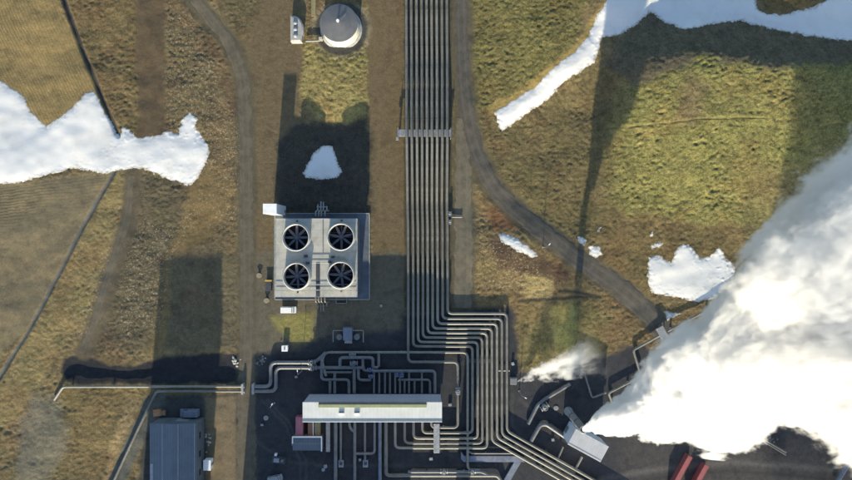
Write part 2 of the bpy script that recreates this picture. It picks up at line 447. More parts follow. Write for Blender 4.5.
M = {}
M['ground'] = mat_ground(); M['snow'] = mat_snow()
M['road_dark'] = mat_road('gravel_grey', (.088, .079, .066), (.11, .10, .083))
M['road_west'] = mat_road('gravel_brown', (.112, .095, .068), (.125, .108, .08))
M['road_lane'] = mat_road('gravel_olive', (.135, .118, .085), (.15, .13, .095))
for i_, (c_, r_) in enumerate((((.20, .194, .165), .55), ((.168, .163, .144), .6), ((.22, .212, .182), .55))):
    M['pipe' + str(i_)] = surface('aluminium_cladding', c_, r_, .15, .22, .35, dirt=((.11, .10, .08), .7))
M['pipe'] = M['pipe0']
M['pipe_dull'] = surface('weathered_cladding', (.165, .165, .17), .55, .2, .25, .5, dirt=((.13, .12, .10), .6))
M['pipe_blue'] = surface('galvanised_duct', (.16, .18, .23), .55, .2, .2, .8, dirt=((.12, .12, .12), .6))
M['steel'] = surface('galvanised_steel', (.27, .28, .29), .5, .35, .2, 1.2)
M['dark_steel'] = surface('dark_steel', (.07, .075, .085), .55, .4, .25, 1.5)
M['white'] = surface('white_paint', (.78, .78, .76), .5, 0, .06, .8, dirt=((.5, .47, .42), .35))
M['panel'] = surface('white_roof_sheet', (.60, .60, .56), .5, 0, .05, .4, dirt=((.55, .53, .47), .5), stripes=(0, 1.2, .05, .86))
M['hall_wall'] = surface('shaded_wall_sheet', (.36, .365, .42), .55, 0, .08, .4, stripes=(0, 1.2, .06, .8))  # white wall sheet darkened and blued, its shade put into the colour
M['grey_panel'] = surface('grey_roof_sheet', (.42, .42, .43), .5, 0, .08, .4, dirt=((.3, .29, .27), .5), stripes=(0, 1.0, .05, .85))
M['wall_white'] = surface('white_wall_sheet', (.62, .64, .68), .55, 0, .06, .4, stripes=(0, 1.2, .06, .8))
M['deck'] = surface('pale_grp_deck', (.40, .39, .345), .7, 0, .12, .5, dirt=((.25, .24, .2), .7), stripes=(1, 2.4, .05, .75))
M['grp'] = surface('pale_grp_shell', (.44, .43, .40), .55, 0, .08, .8, dirt=((.42, .4, .34), .5))
M['basin'] = surface('dark_louvre', (.10, .12, .15), .6, 0, .2, .8, stripes=(2, .5, .1, .5))
M['concrete'] = surface('concrete', (.34, .33, .31), .9, 0, .2, .8, .02, 8, dirt=((.2, .18, .15), .6))
M['shaft_shade'] = surface('near_black_shaft_shade', (.008, .009, .011), .8, 0, .2, 1, spec=.1)  # near-black colour stands in for the shade down the fan shafts
M['blade'] = surface('grey_fan_blade', (.075, .08, .10), .5, 0, .1, 1)
M['blue_roof'] = surface('blue_grey_roof_sheet', (.105, .125, .15), .45, .1, .12, .35, dirt=((.13, .15, .17), .5), stripes=(0, .9, .07, .75))
M['blue_wall'] = surface('slate_wall', (.10, .12, .14), .6, 0, .15, .6, stripes=(2, .6, .05, .8))
M['tank_wall'] = surface('cream_tank_wall', (.66, .63, .52), .55, 0, .08, .5, dirt=((.42, .36, .26), .4))
M['tank_roof'] = surface('grey_tank_roof', (.14, .14, .142), .6, .2, .1, .5, dirt=((.14, .13, .12), .5))
M['red'] = surface('red_paint', (.30, .09, .09), .5, 0, .12, 1, dirt=((.18, .09, .08), .5), stripes=(0, .28, .06, .7))
M['pink'] = surface('faded_red_paint', (.36, .13, .16), .6, 0, .15, 1, dirt=((.25, .15, .14), .5), stripes=(0, .28, .06, .75))
M['rust'] = surface('brown_paint', (.20, .10, .06), .7, 0, .25, 1, dirt=((.1, .06, .04), .6))
M['olive'] = surface('olive_tarpaulin', (.22, .19, .10), .8, 0, .2, 1, .03, 3)
M['green'] = surface('olive_roof_strip', (.26, .29, .15), .6, 0, .1, .6)
M['glass'] = surface('dark_glass', (.02, .025, .03), .12, 0, .1, 1, spec=.6)
M['tyre'] = surface('tyre_rubber', (.02, .02, .02), .85, 0, .2, 3)
M['rock'] = surface('basalt_rock', (.15, .145, .14), .95, 0, .4, 2, .05, 5)
M['pale_rock'] = surface('pale_rock', (.42, .39, .34), .95, 0, .3, 2, .05, 5)
M['yellow'] = surface('yellow_paint', (.52, .34, .06), .6, 0, .2, 2)
M['orange'] = surface('orange_crate', (.38, .17, .07), .7, 0, .25, 1.5)
M['wood'] = surface('grey_wood', (.26, .21, .15), .85, 0, .25, 2)
M['blue_steel'] = surface('blue_valve_paint', (.06, .10, .26), .5, .1, .15, 2)


# ------------------------------------------------------------------ object helpers
class MB:
    def __init__(s): s.v = []; s.f = []; s.sm = []

    def add(s, vs, fs, smooth=False):
        o = len(s.v); s.v += [tuple(map(float, p)) for p in vs]
        for f in fs: s.f.append(tuple(i + o for i in f)); s.sm.append(smooth)
        return s

    def prism(s, poly, z0, z1, top=None):
        n = len(poly); top = top or poly
        vs = [(x, y, z0) for x, y in poly] + [(x, y, z1) for x, y in top]
        a = sum(poly[i][0] * poly[(i + 1) % n][1] - poly[(i + 1) % n][0] * poly[i][1] for i in range(n))
        fs = [(i, (i + 1) % n, n + (i + 1) % n, n + i) for i in range(n)] + [tuple(range(n))[::-1], tuple(range(n, 2 * n))]
        if a < 0: fs = [f[::-1] for f in fs]
        return s.add(vs, fs)

    def box(s, cx, cy, z0, lx, ly, lz, rot=0.0):
        c, n = math.cos(rot), math.sin(rot)
        P = [(cx + c * x - n * y, cy + n * x + c * y) for x, y in ((-lx / 2, -ly / 2), (lx / 2, -ly / 2), (lx / 2, ly / 2), (-lx / 2, ly / 2))]
        return s.prism(P, z0, z0 + lz)

    def cyl(s, cx, cy, z0, r, h, n=24, r1=None, cap=True):
        r1 = r if r1 is None else r1
        vs = [(cx + r * math.cos(2 * math.pi * i / n), cy + r * math.sin(2 * math.pi * i / n), z0) for i in range(n)]
        vs += [(cx + r1 * math.cos(2 * math.pi * i / n), cy + r1 * math.sin(2 * math.pi * i / n), z0 + h) for i in range(n)]
        s.add(vs, [(i, (i + 1) % n, n + (i + 1) % n, n + i) for i in range(n)], True)
        if cap: s.add(vs, [tuple(range(n))[::-1], tuple(range(n, 2 * n))])
        return s

    def lathe(s, cx, cy, prof, n=40):
        vs = []
        for r, z in prof:
            vs += [(cx + r * math.cos(2 * math.pi * i / n), cy + r * math.sin(2 * math.pi * i / n), z) for i in range(n)]
        fs = []
        for k in range(len(prof) - 1):
            fs += [(k * n + i, k * n + (i + 1) % n, (k + 1) * n + (i + 1) % n, (k + 1) * n + i) for i in range(n)]
        return s.add(vs, fs, True)

    def tube(s, pts, r, n=10, cap=True):
        pts = [Vector(p) for p in pts]; rs = r if isinstance(r, (list, tuple)) else [r] * len(pts)
        vs = []; up = Vector((0, 0, 1))
        for i, p in enumerate(pts):
            t = (pts[min(i + 1, len(pts) - 1)] - pts[max(i - 1, 0)]).normalized()
            sd = t.cross(up)
            sd = sd.normalized() if sd.length > 1e-3 else Vector((1, 0, 0))
            u2 = sd.cross(t).normalized()
            for k in range(n):
                a = 2 * math.pi * k / n
                q = p + rs[i] * (math.cos(a) * sd + math.sin(a) * u2); vs.append(q[:])
        fs = []
        for i in range(len(pts) - 1):
            fs += [(i * n + k, i * n + (k + 1) % n, (i + 1) * n + (k + 1) % n, (i + 1) * n + k) for k in range(n)]
        s.add(vs, fs, True)
        if cap: s.add(vs, [tuple(range(n))[::-1], tuple(range((len(pts) - 1) * n, len(pts) * n))])
        return s

    def build(s, name, mat, parent=None, loc=(0, 0, 0), bevel=0.0):
        """vertices are in metres relative to loc; with a parent they are in the parent's space"""
        me = bpy.data.meshes.new(name); me.from_pydata(s.v, [], s.f); me.update()
        me.polygons.foreach_set('use_smooth', s.sm)
        me.materials.append(mat)
        o = bpy.data.objects.new(name, me); col.objects.link(o); o.location = loc
        if parent: o.parent = parent
        if bevel:
            bv = o.modifiers.new('edge', 'BEVEL'); bv.width = bevel; bv.segments = 2; bv.limit_method = 'ANGLE'
        return o


def tag(o, label=None, cat=None, group=None, kind=None):
    if label: o['label'] = label
    if cat: o['category'] = cat
    if group: o['group'] = group
    if kind: o['kind'] = kind
    return o


def thing(name, label, cat, loc, rz=0.0, group=None):
    o = bpy.data.objects.new(name, None); col.objects.link(o); o.empty_display_size = .5
    o.location = loc; o.rotation_euler = (0, 0, rz)
    return tag(o, label, cat, group)


def copy_tree(o, parent=None):
    c = o.copy(); col.objects.link(c)
    if parent: c.parent = parent
    for ch in list(o.children): copy_tree(ch, c)
    return c


def rounded(pts, rad, seg=5):
    pts = [Vector(p) for p in pts]; out = [pts[0]]
    for a, b, c in zip(pts[:-2], pts[1:-1], pts[2:]):
        u = (a - b); v = (c - b); r = min(rad, u.length * .45, v.length * .45)
        p0 = b + u.normalized() * r; p1 = b + v.normalized() * r
        for k in range(seg + 1):
            t = k / seg
            out.append((1 - t) ** 2 * p0 + 2 * t * (1 - t) * b + t * t * p1)
    out.append(pts[-1])
    return out


# ------------------------------------------------------------------ ground sheet
def axis(lo, hi, step, far):
    core = np.arange(lo, hi + step / 2, step)
    ext = []; d = step
    x = hi
    while x < far:
        d *= 1.16; x += d; ext.append(x)
    ext = np.array(ext)
    return np.concatenate([(lo + hi) - ext[::-1], core, ext]) if abs(lo + hi) < 1e-6 else np.concatenate([lo - (ext[::-1] - hi), core, ext])


gx = axis(-146, 146, .36, 2200); gy = axis(-86, 86, .36, 2200)
X, Y = np.meshgrid(gx, gy)
zb = base_z(X, Y)
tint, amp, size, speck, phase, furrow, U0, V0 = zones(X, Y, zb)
Z = zb + micro(X, Y, amp, size, U0, V0)
nx, ny = len(gx), len(gy)


def grid_mesh(name, X, Y, Z, keep=None):
    ny, nx = X.shape
    idx = np.arange(nx * ny).reshape(ny, nx)
    q = np.stack([idx[:-1, :-1], idx[:-1, 1:], idx[1:, 1:], idx[1:, :-1]], -1).reshape(-1, 4)
    if keep is not None:
        kq = (keep[:-1, :-1] | keep[:-1, 1:] | keep[1:, 1:] | keep[1:, :-1]).reshape(-1)
        q = q[kq]
        used = np.unique(q); remap = np.full(nx * ny, -1); remap[used] = np.arange(len(used)); q = remap[q]
    else:
        used = np.arange(nx * ny)
    co = np.stack([X, Y, Z], -1).reshape(-1, 3)[used]
    me = bpy.data.meshes.new(name)
    me.vertices.add(len(co)); me.vertices.foreach_set('co', co.astype(np.float32).ravel())
    me.loops.add(q.size); me.loops.foreach_set('vertex_index', q.astype(np.int32).ravel())
    me.polygons.add(len(q))
    me.polygons.foreach_set('loop_start', np.arange(0, q.size, 4, dtype=np.int32))
    me.update(calc_edges=True)
    me.polygons.foreach_set('use_smooth', np.ones(len(q), bool))
    return me, used


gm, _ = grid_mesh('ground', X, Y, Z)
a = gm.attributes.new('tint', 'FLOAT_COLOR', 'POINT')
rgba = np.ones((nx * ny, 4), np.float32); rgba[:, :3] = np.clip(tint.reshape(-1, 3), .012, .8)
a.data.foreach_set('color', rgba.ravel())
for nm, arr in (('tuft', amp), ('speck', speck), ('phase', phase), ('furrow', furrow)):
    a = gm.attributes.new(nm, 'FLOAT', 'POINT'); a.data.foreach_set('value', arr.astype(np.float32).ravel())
gm.materials.append(M['ground'])
ground = bpy.data.objects.new('ground', gm); col.objects.link(ground); tag(ground, kind='structure')


def zat(x, y):
    return float(height(np.array([[x]]), np.array([[y]]))[0, 0])


def zbase(x, y):
    return float(base_z(np.array([[x]]), np.array([[y]]))[0, 0])


# snow patches: thin lenses of snow that sink into the ground at their edge
SNOWLAB = {
    'big': 'largest snow field, spread across the golden fields at the western edge',
    'shaded': 'small bluish snow patch lying in the shadow behind the cooling tower',
    'band': 'long snow band running down the gully and over the northern hill crest',
    'meadow': 'broad bright snow patch with ragged upper edge on the hill beside the big steam plume',
    'knoll': 'long thin snow patch with pointed tail on the brown knoll west of the curving road',
    'pair_a': 'small angular snow patch, upper of the two just north of the curving road',
    'pair_b': 'small rounded snow patch, lower of the two just north of the curving road',
    'speck_a': 'tiny snow fleck north of the two small patches by the curving road',
    'speck_b': 'tiny upright snow fleck above the corner of the broad bright snow patch',
    'speck_c': 'tiny flat snow fleck touching the top of the broad bright snow patch',
    'roadside': 'sliver of snow on the verge of the curving road',
    'wedge': 'wedge of snow in the bend where the pipeline crosses the curving road',
}
for nm, P in SNOW.items():
    xs = [p[0] for p in P]; ys = [p[1] for p in P]
    x0, y1 = W(min(xs) - 6, min(ys) - 6); x1, y0 = W(max(xs) + 6, max(ys) + 6)
    st = .33 if nm in ('big', 'band') else .25
    sx, sy = np.meshgrid(np.arange(x0, x1, st), np.arange(y0, y1, st))
    sb = base_z(sx, sy); sz = height(sx, sy)
    sd = snow_sd(nm, sx, sy, sb)
    mx = {'big': .15, 'band': .22, 'meadow': .10, 'shaded': .10}.get(nm, .06)
    body = sst(0, 2.0, sd)
    th = np.where(sd > 0, .035 * sst(0, .9, sd) + mx * sst(.1, 3.5, sd) + .03 * fbm(sx, sy, 9, 2) * body, .5 * np.maximum(sd, -1.2))
    smooth = sb + .1
    top = sz * (1 - .95 * body) + np.maximum(smooth, sb) * .95 * body
    zz = np.where(sd > 0, np.maximum(top, sz + .02), sz) + th
    me, used = grid_mesh('snow_patch', sx - sx.mean(), sy - sy.mean(), zz, sd > -.55)
    a_ = me.attributes.new('inset', 'FLOAT', 'POINT'); a_.data.foreach_set('value', sd.reshape(-1)[used].astype(np.float32))
    me.materials.append(M['snow'])
    o = bpy.data.objects.new('snow_patch', me); col.objects.link(o)
    o.location = (sx.mean(), sy.mean(), 0)
    tag(o, SNOWLAB[nm], 'snow patch', 'patches of old snow', 'thing')


# roads: ragged strips that dip under the verge
def road(name, P, hw, mat, seed, lift=.05):
    pts = rounded([(*W(px, py), 0) for px, py in P], 14, 6)
    d = [0]
    for p, q in zip(pts[:-1], pts[1:]): d.append(d[-1] + (q - p).length)
    n = int(d[-1] / .5) + 2
    t = np.linspace(0, d[-1], n)
    px = np.interp(t, d, [p.x for p in pts]); py = np.interp(t, d, [p.y for p in pts])
    k = np.ones(9) / 9
    pxs = np.convolve(np.pad(px, 4, 'edge'), k, 'valid'); pys = np.convolve(np.pad(py, 4, 'edge'), k, 'valid')
    pxs[0], pys[0], pxs[-1], pys[-1] = px[0], py[0], px[-1], py[-1]
    px, py = pxs, pys
    tx = np.gradient(px); ty = np.gradient(py); L = np.hypot(tx, ty); tx /= L; ty /= L
    hw = np.interp(t / d[-1], *zip(*hw)) / PX
    u = np.linspace(-1.25, 1.25, 27)
    RX = px[:, None] - ty[:, None] * u[None] * hw[:, None]; RY = py[:, None] + tx[:, None] * u[None] * hw[:, None]
    edge = 1 - np.abs(u)[None] + .34 * fbm(RX, RY, 3.2, 4, .6, ox=seed)
    RZ = height(RX, RY) + np.clip(edge * .5, -.35, lift)
    me, used = grid_mesh(name, RX, RY, RZ)
    a = me.attributes.new('across', 'FLOAT', 'POINT')
    a.data.foreach_set('value', np.broadcast_to(u[None], RX.shape).astype(np.float32).ravel())
    me.materials.append(mat)
    o = bpy.data.objects.new(name, me); col.objects.link(o); tag(o, kind='structure')
    return o


road('dirt_road', ROADS['west'], [(0, 5), (.2, 6), (.6, 6.5), (.75, 8.5), (1, 10.5)], M['road_west'], 3, .05)
road('service_lane', ROADS['lane'], [(0, 7.5), (.7, 9), (1, 9)], M['road_lane'], 5, .04)
road('gravel_road', ROADS['east'], [(0, 6.5), (.3, 7), (.5, 8), (.85, 10), (1, 11)], M['road_dark'], 4, .07)
road('footpath', ROADS['track'], [(0, 3), (.5, 4.5), (1, 3)], M['road_west'], 6, .02)

# ------------------------------------------------------------------ pipes
PIPES = 'insulated steam pipes of the plant'


def pipe(label, pts, r=.45, h=1.2, bend=1.4, mat='pipe', name='steam_pipe', cat='pipe', group=PIPES, feet=True, bands=True, follow=False):
    """pts: photo px (+ optional height); one clad pipe with its weld bands and its feet"""
    P = [(*W(p[0], p[1], p[2] if len(p) > 2 else h), p[2] if len(p) > 2 else h) for p in pts]
    if follow:
        N = []
        for (a_, b_) in zip(pts[:-1], pts[1:]):
            n_ = max(1, int(math.dist(a_[:2], b_[:2]) / 18))
            for k_ in range(n_): N.append([a_[i] + (b_[i] - a_[i]) * k_ / n_ for i in range(3)])
        N.append(list(pts[-1])); P = []
        for (u_, v_, h_) in N:
            z_ = zbase(*W(u_, v_, h_)); x_, y_ = W(u_, v_, h_ + z_); P.append((x_, y_, h_ + zbase(x_, y_)))
    base = Vector((P[0][0], P[0][1], 0))
    root = thing(name, label, cat, base, 0, group)
    R = rounded([Vector(p) - base for p in P], bend)
    # clamp bands belong to the cladding; feet are parts
    body = MB().tube(R, r, 12); acc, accf = 2.0, 5.0
    for a_, b_ in zip(R[:-1], R[1:]):
        L = (b_ - a_).length
        if L < 1.2: acc += L; accf += L; continue
        t = (b_ - a_).normalized(); s_ = .6
        while s_ < L - .6:
            p = a_ + t * s_
            if bands and acc > 5.5: body.tube([p - t * .09, p + t * .09], r + .03, 12); acc = 0
            if feet and accf > 11 and p.z > r + .1 and abs(p.x + base.x) < 150 and abs(p.y + base.y) < 88:
                MB().box(p.x, p.y, -.1, .5, .5, p.z - r * .6 + .1, math.atan2(t.y, t.x)).build('support_foot', M['concrete'], root); accf = 0
            s_ += .5; acc += .5; accf += .5
    body.build('cladding', M[mat + str(len(label) % 3)] if mat == 'pipe' else M[mat], root)
    return root


ORD = ['westernmost', 'second', 'third', 'fourth', 'middle', 'sixth', 'seventh', 'eighth', 'easternmost']
xs0 = [406.6, 411.6, 416.8, 421.9, 426.9, 431.9, 437.0, 442.2, 447.2]
xs1 = [408.2, 413.2, 418.1, 422.9, 427.7, 432.6, 437.6, 442.6, 447.6]
bendy = [362.0, 346.3, 342.0, 337.5, 333.0, 328.4, 323.7, 318.6, 313.5]
bx = [457.8, 472.4, 477.6, 482.3, 487.1, 492.0, 497.1, 502.0, 507.0]
west = {0: (427.5, 431.5), 1: (432.8, 422.5), 2: (438.2, 413.5), 3: (443.1, 404.7), 4: (447.9, 395.2)}
for i in range(9):
    pts = [(xs0[i] - .4, -40, 1.6), (xs0[i], 60, 1.9), (xs0[i], 131, 4.5), (xs0[i] + .2, 138, 4.5), (xs1[i] - .6, 204, 1.3), (xs1[i], 230, 1.3), (xs1[i], bendy[i], 1.3), (bx[i], bendy[i], 1.3)]
    if i in west:
        wy, wx = west[i]
        pts += [(bx[i], wy, 1.3), (wx, wy, 1.3), (wx, 418, 1.3)]
        tail = 'hooking back under the hall'
    else:
        y0 = {5: 441, 6: 437.5, 7: 434.5, 8: 431}[i]
        x2 = 640
        pts += [(bx[i], y0, 1.3), (x2, y0 + (x2 - bx[i]) * .565, 1.3)]
        tail = 'leaving diagonally to the south-east'
    nm = ORD[i] if i in (0, 8) else ORD[i] + ' from the west'
    if i == 4: nm = 'middle'
    pipe(f'{nm} of nine parallel silver pipes, {tail}', pts, .45, bend=1.6)

# the pipe that joins the ladder from the manifold side
pipe('lone silver pipe running east from the valve yard to join the nested bends', [(326, 376, 1.2), (322, 360, 1.2), (326, 352.3, 1.3), (467.6, 352.3, 1.3), (467.6, 470, .9), (480, 470, .9)], .42, bend=1.8)
# pair from the west
pipe('northern of twin pale pipes west of the dirt road, hooked end in the field', [(54, 400, .5), (63, 386.7, 1.0), (242, 386.4, 1.0)], .42, bend=.9, follow=True)
pipe('southern of twin pale pipes west of the dirt road, turning diagonally past the blue shed', [(100, 510, 1.0), (139, 427, 1.0), (156.7, 391.2, 1.0), (242, 391.2, 1.0)], .42, bend=.9, follow=True)
pipe('northern of twin pipes stepping up from the dirt road to the valve yard', [(254, 386.4, 1.2), (270.8, 386.4, 1.2), (270.8, 362.5, 1.2), (315, 362.5, 1.2), (326, 353, 1.2)], .62, bend=1.9, mat='pipe_dull')
pipe('southern of twin pipes stepping up from the dirt road to the valve yard', [(254, 391, 1.2), (276, 391, 1.2), (276, 367.6, 1.2), (365, 367.6, 1.2)], .62, bend=1.9, mat='pipe_dull')
# valve yard between the twin pipes and the hall
VY = [
    ('pipe looping down the west side of the valve yard into the hall', [(326, 352.3, 1.2), (321.7, 356, 1.2), (321.7, 379.7, 1.2), (349, 379.7, 1.2), (349, 393, 1.2)], .42),
    ('arched pipe in the middle of the valve yard', [(340, 367.6, 1.3), (340, 357.6, 2.0), (373, 357.6, 2.0), (373, 367.5, 1.4), (378, 367.5, 1.4)], .45),
    ('short level pipe south of the twin pipes in the valve yard', [(322, 372.2, 1.0), (352, 372.2, 1.0)], .38),
    ('westernmost short riser entering the back of the hall', [(330, 380, 1.1), (330, 393, 1.1)], .42),
    ('second short riser entering the back of the hall from the west', [(334.8, 372, 1.1), (334.8, 393, 1.1)], .42),
    ('straight riser below the end of the southern twin pipe', [(354.2, 367.6, 1.1), (354.2, 393, 1.1)], .48),
    ('hooked pipe turning east below the arch of the valve yard', [(358.4, 367.6, 1.2), (358.4, 380, 1.2), (371, 380, 1.2)], .42),
    ('drop pipe linking the long east pipe with the arch', [(378.6, 352.3, 1.2), (378.6, 366.5, 1.2)], .42),
    ('curved link pipe beside the blue valves', [(362.8, 358, 1.9), (362.8, 370.5, 1.3), (371, 370.5, 1.3)], .40),
    ('upper header pipe of the comb manifold behind the hall', [(372, 371, 1.6), (434.8, 371, 1.6), (434.8, 393, 1.2)], .42),
    ('lower header pipe of the comb manifold behind the hall', [(398, 379.7, 1.2), (430, 379.7, 1.2), (430, 393, 1.2)], .36),
]
for lb, pts, r in VY: pipe(lb, pts, r * 1.18, bend=1.2, mat='pipe_dull', feet=False, bands=False)
CW = ['first', 'second', 'third', 'fourth', 'fifth', 'sixth', 'seventh', 'eighth', 'ninth', 'tenth']
for i, (x, y) in enumerate([(374, 371), (379.3, 371), (385, 371), (390, 371), (395.2, 371), (400, 371), (404.5, 379.7), (409, 371), (414.5, 379.7), (421.8, 371)]):
    pipe(f'{CW[i]} tooth from the west of the comb manifold behind the hall', [(x, y, 1.3), (x, 393, 1.1)], .34, mat='pipe_dull', feet=False, bands=False, group='short manifold pipes behind the hall')
# south of the hall
SH = [
    ('thick pipe running south from the hall, westernmost of those leaving the frame', [(335.6, 419, 1.1), (335.6, 540, 1.1)], .55, 'pipe_dull'),
    ('thin pipe from the hall ending at the western drain box', [(340.8, 419, 1), (340.8, 462, .6)], .36, 'pipe_dull'),
    ('pipe running south from the hall with an elbow branch', [(354.8, 419, 1.1), (354.8, 540, 1.1)], .46, 'pipe_dull'),
    ('thin pipe from the hall ending at the eastern drain box', [(365, 419, 1), (365, 462, .6)], .36, 'pipe_dull'),
    ('short cross pipe with upturned end between two southbound pipes', [(355, 453.5, 1.1), (374.6, 453.5, 1.1), (374.6, 419, 1.1)], .38, 'pipe_dull'),
    ('thick bluish pipe running south from the hall out of the frame', [(380, 419, 1.1), (380, 540, 1.1)], .52, 'pipe_blue'),
    ('pipe leaving the hall southward and turning east along the bottom edge', [(386, 419, 1.1), (386, 475.2, 1.1), (498, 475.2, 1.1), (502.5, 484, 1.0), (503, 540, 1.0)], .55, 'pipe'),
    ('upper pipe of the bottom edge header', [(408, 471.8, 1.2), (482, 471.8, 1.2), (488, 475, 1.2)], .42, 'pipe_dull'),
    ('bent elbow branch pipe just below the hall roof', [(349, 419, 1.1), (350, 428, 1.1), (354.6, 432, 1.1)], .42, 'pipe_dull'),
    ('thin pipe above the bluish cable duct', [(466, 447, 1.0), (470, 453.3, .8), (514, 453.3, .8)], .26, 'pipe_dull'),
]
for lb, pts, r, mt in SH: pipe(lb, pts, r * 1.12, bend=1.3, mat=mt, bands=False)
# eastern side
pipe('pale pipeline zigzagging up the eastern hillside', [(612, 402, .7), (608.5, 393, 1.0), (641, 376, 1.0), (633.3, 350, 1.0), (655, 338, 1.2), (663, 333.5, 1.3), (713, 307, 1.2), (800, 262, 1.2)], .40, bend=.8, follow=True)
pipe('dull pipe leaving the zigzag pipeline westward toward the small steam jet', [(584, 372, .8), (592, 398, .8), (606, 392.5, .9)], .32, bend=1.0, mat='pipe_dull')
pipe('dull pipe with a round valve heading north-east toward the small steam jet', [(528, 424, .8), (537.5, 405, .8), (545, 399, .8), (570, 384, .8)], .6, bend=.8, mat='pipe_dull')
pipe('hooked pipe feeding the western side of the separator house', [(531, 441, .9), (540, 425, 1.0), (546, 424, 1.0), (571, 441, 1.0)], .7, bend=1.4, mat='pipe_dull')
pipe('short pale pipe between separator house and diagonal pipes', [(563, 447, 1.2), (556.5, 462, 1.0), (575, 473, 1.0)], .32, bend=.6)
pipe('pale pipe south of the separator house bending along the diagonal pipes', [(582, 457, 1.2), (575.5, 469, 1.0), (612, 492, 1.0), (640, 510, 1)], .4, bend=.6)
pipe('northern rail of the pale twin pipeline beneath the plume', [(738, 424, .9), (786, 452.5, .9)], .3, follow=True)
pipe('southern rail of the pale twin pipeline beneath the plume', [(743, 429, .9), (786, 455, .9)], .22, follow=True, mat='pipe_dull')
pipe('bluish pipe crossing the bottom right corner', [(836, 484, 1.2), (862, 440, 1.2)], .7, mat='pipe_blue')

# steel pipe racks
def rack(label, px, py, lx, ly, h, mat='steel', rot=0.0, cat='pipe rack', n=4):
    x, y = W(px, py, h)
    t = thing('pipe_rack', label, cat, (x, y, max(0, zbase(x, y)) if px > 600 else 0), rot, 'steel pipe racks')
    MB().box(0, 0, h - .25, lx, ly, .25).build('top_beam', M[mat], t, bevel=.04)
    ax = lx >= ly
    for k in range(n):
        f = (k / (n - 1) - .5) * .94
        cx, cy = (f * lx, 0) if ax else (0, f * ly)
        MB().box(cx, cy, -.1, .3, .3, h - .16).build('post', M['dark_steel'], t)
    return t


g = rack('long grey anchor gantry carrying the nine parallel pipes', 424.5, 133, 17.6, 2.3, 3.95)
rail = MB()
for sx in (-8.6, 8.6):
    rail.box(sx, 0, 3.85, .12, 3.2, .12).box(sx, 1.5, -.1, .15, .15, 4.9).box(sx, -1.5, -.1, .15, .15, 4.9)
rail.box(-8.9, -1.8, 3.2, .9, .9, .8); rail.build('end_frame', M['steel'], g)
rack('dark rack with thick plates over the five pipes south-east of the hall', 436.6, 438.5, 2.0, 9.6, 2.4, 'steel', n=3)
rack('narrow rack crossing the southbound pipes east of the hall', 480, 361, 8.5, 1.2, .9, 'dark_steel', n=4)
rack('dark rack crossing the four diagonal pipes', 541.5, 459, 7.0, 1.0, .85, 'dark_steel', rot=math.radians(62), n=3)
rack('grey rack crossing the zigzag pipeline at the road bend', 662.5, 333, 2.6, 4.2, 1.9, 'steel', rot=math.radians(28), n=3)
rack('white post rack beside the easternmost pipes', 503, 371, 4.4, .25, .85, 'white', n=3)

# pipe flange sleeves where the twin pipes dive under the dirt road
for k, (x, y, lb) in enumerate([(243, 388.7, 'grey concrete sleeve head west of the dirt road around twin pipes'), (253.6, 388.7, 'grey concrete sleeve head east of the dirt road around twin pipes')]):
    wx, wy = W(x, y, 1)
    t = thing('pipe_sleeve', lb, 'pipe sleeve', (wx, wy, 0), 0, 'sleeve heads beside the road')
    MB().box(0, 0, -.2, .7, 3.4, 2.1).build('head_wall', M['concrete'], t, bevel=.05)
    for dy in (-.8, .8): MB().tube([(-.55, dy, 1.0), (.55, dy, 1.0)], .66, 14).build('flange', M['steel'], t)

# cable ducts
def duct(label, P, z1, mat):
    q = [W(*p) for p in P]; cx = sum(p[0] for p in q) / len(q); cy = sum(p[1] for p in q) / len(q)
    t = thing('cable_duct', label, 'cable duct', (cx, cy, 0), 0, 'covered cable ducts')
    qq = [(x - cx, y - cy) for x, y in q]
    MB().prism(qq, -.1, z1 - .12).build('trough', M['concrete'], t)
    MB().prism([(x * 1.01, y * 1.06) for x, y in qq], z1 - .12, z1).build('cover', M[mat], t, bevel=.03)
    return t


duct('bluish covered duct running east-west below the nested pipes', [(461, 451), (464, 455.5), (520, 455.5), (524, 461), (464, 461), (461, 458)], .7, 'pipe_blue')
duct('bluish covered duct slanting down toward the bottom edge', [(514, 462), (520.5, 462), (503, 492), (496, 492)], .7, 'pipe_blue')
duct('grey concrete slab duct standing beside the hall and the southbound pipe', [(326.4, 419), (330.4, 419), (330.4, 450), (326.4, 450)], .9, 'concrete')


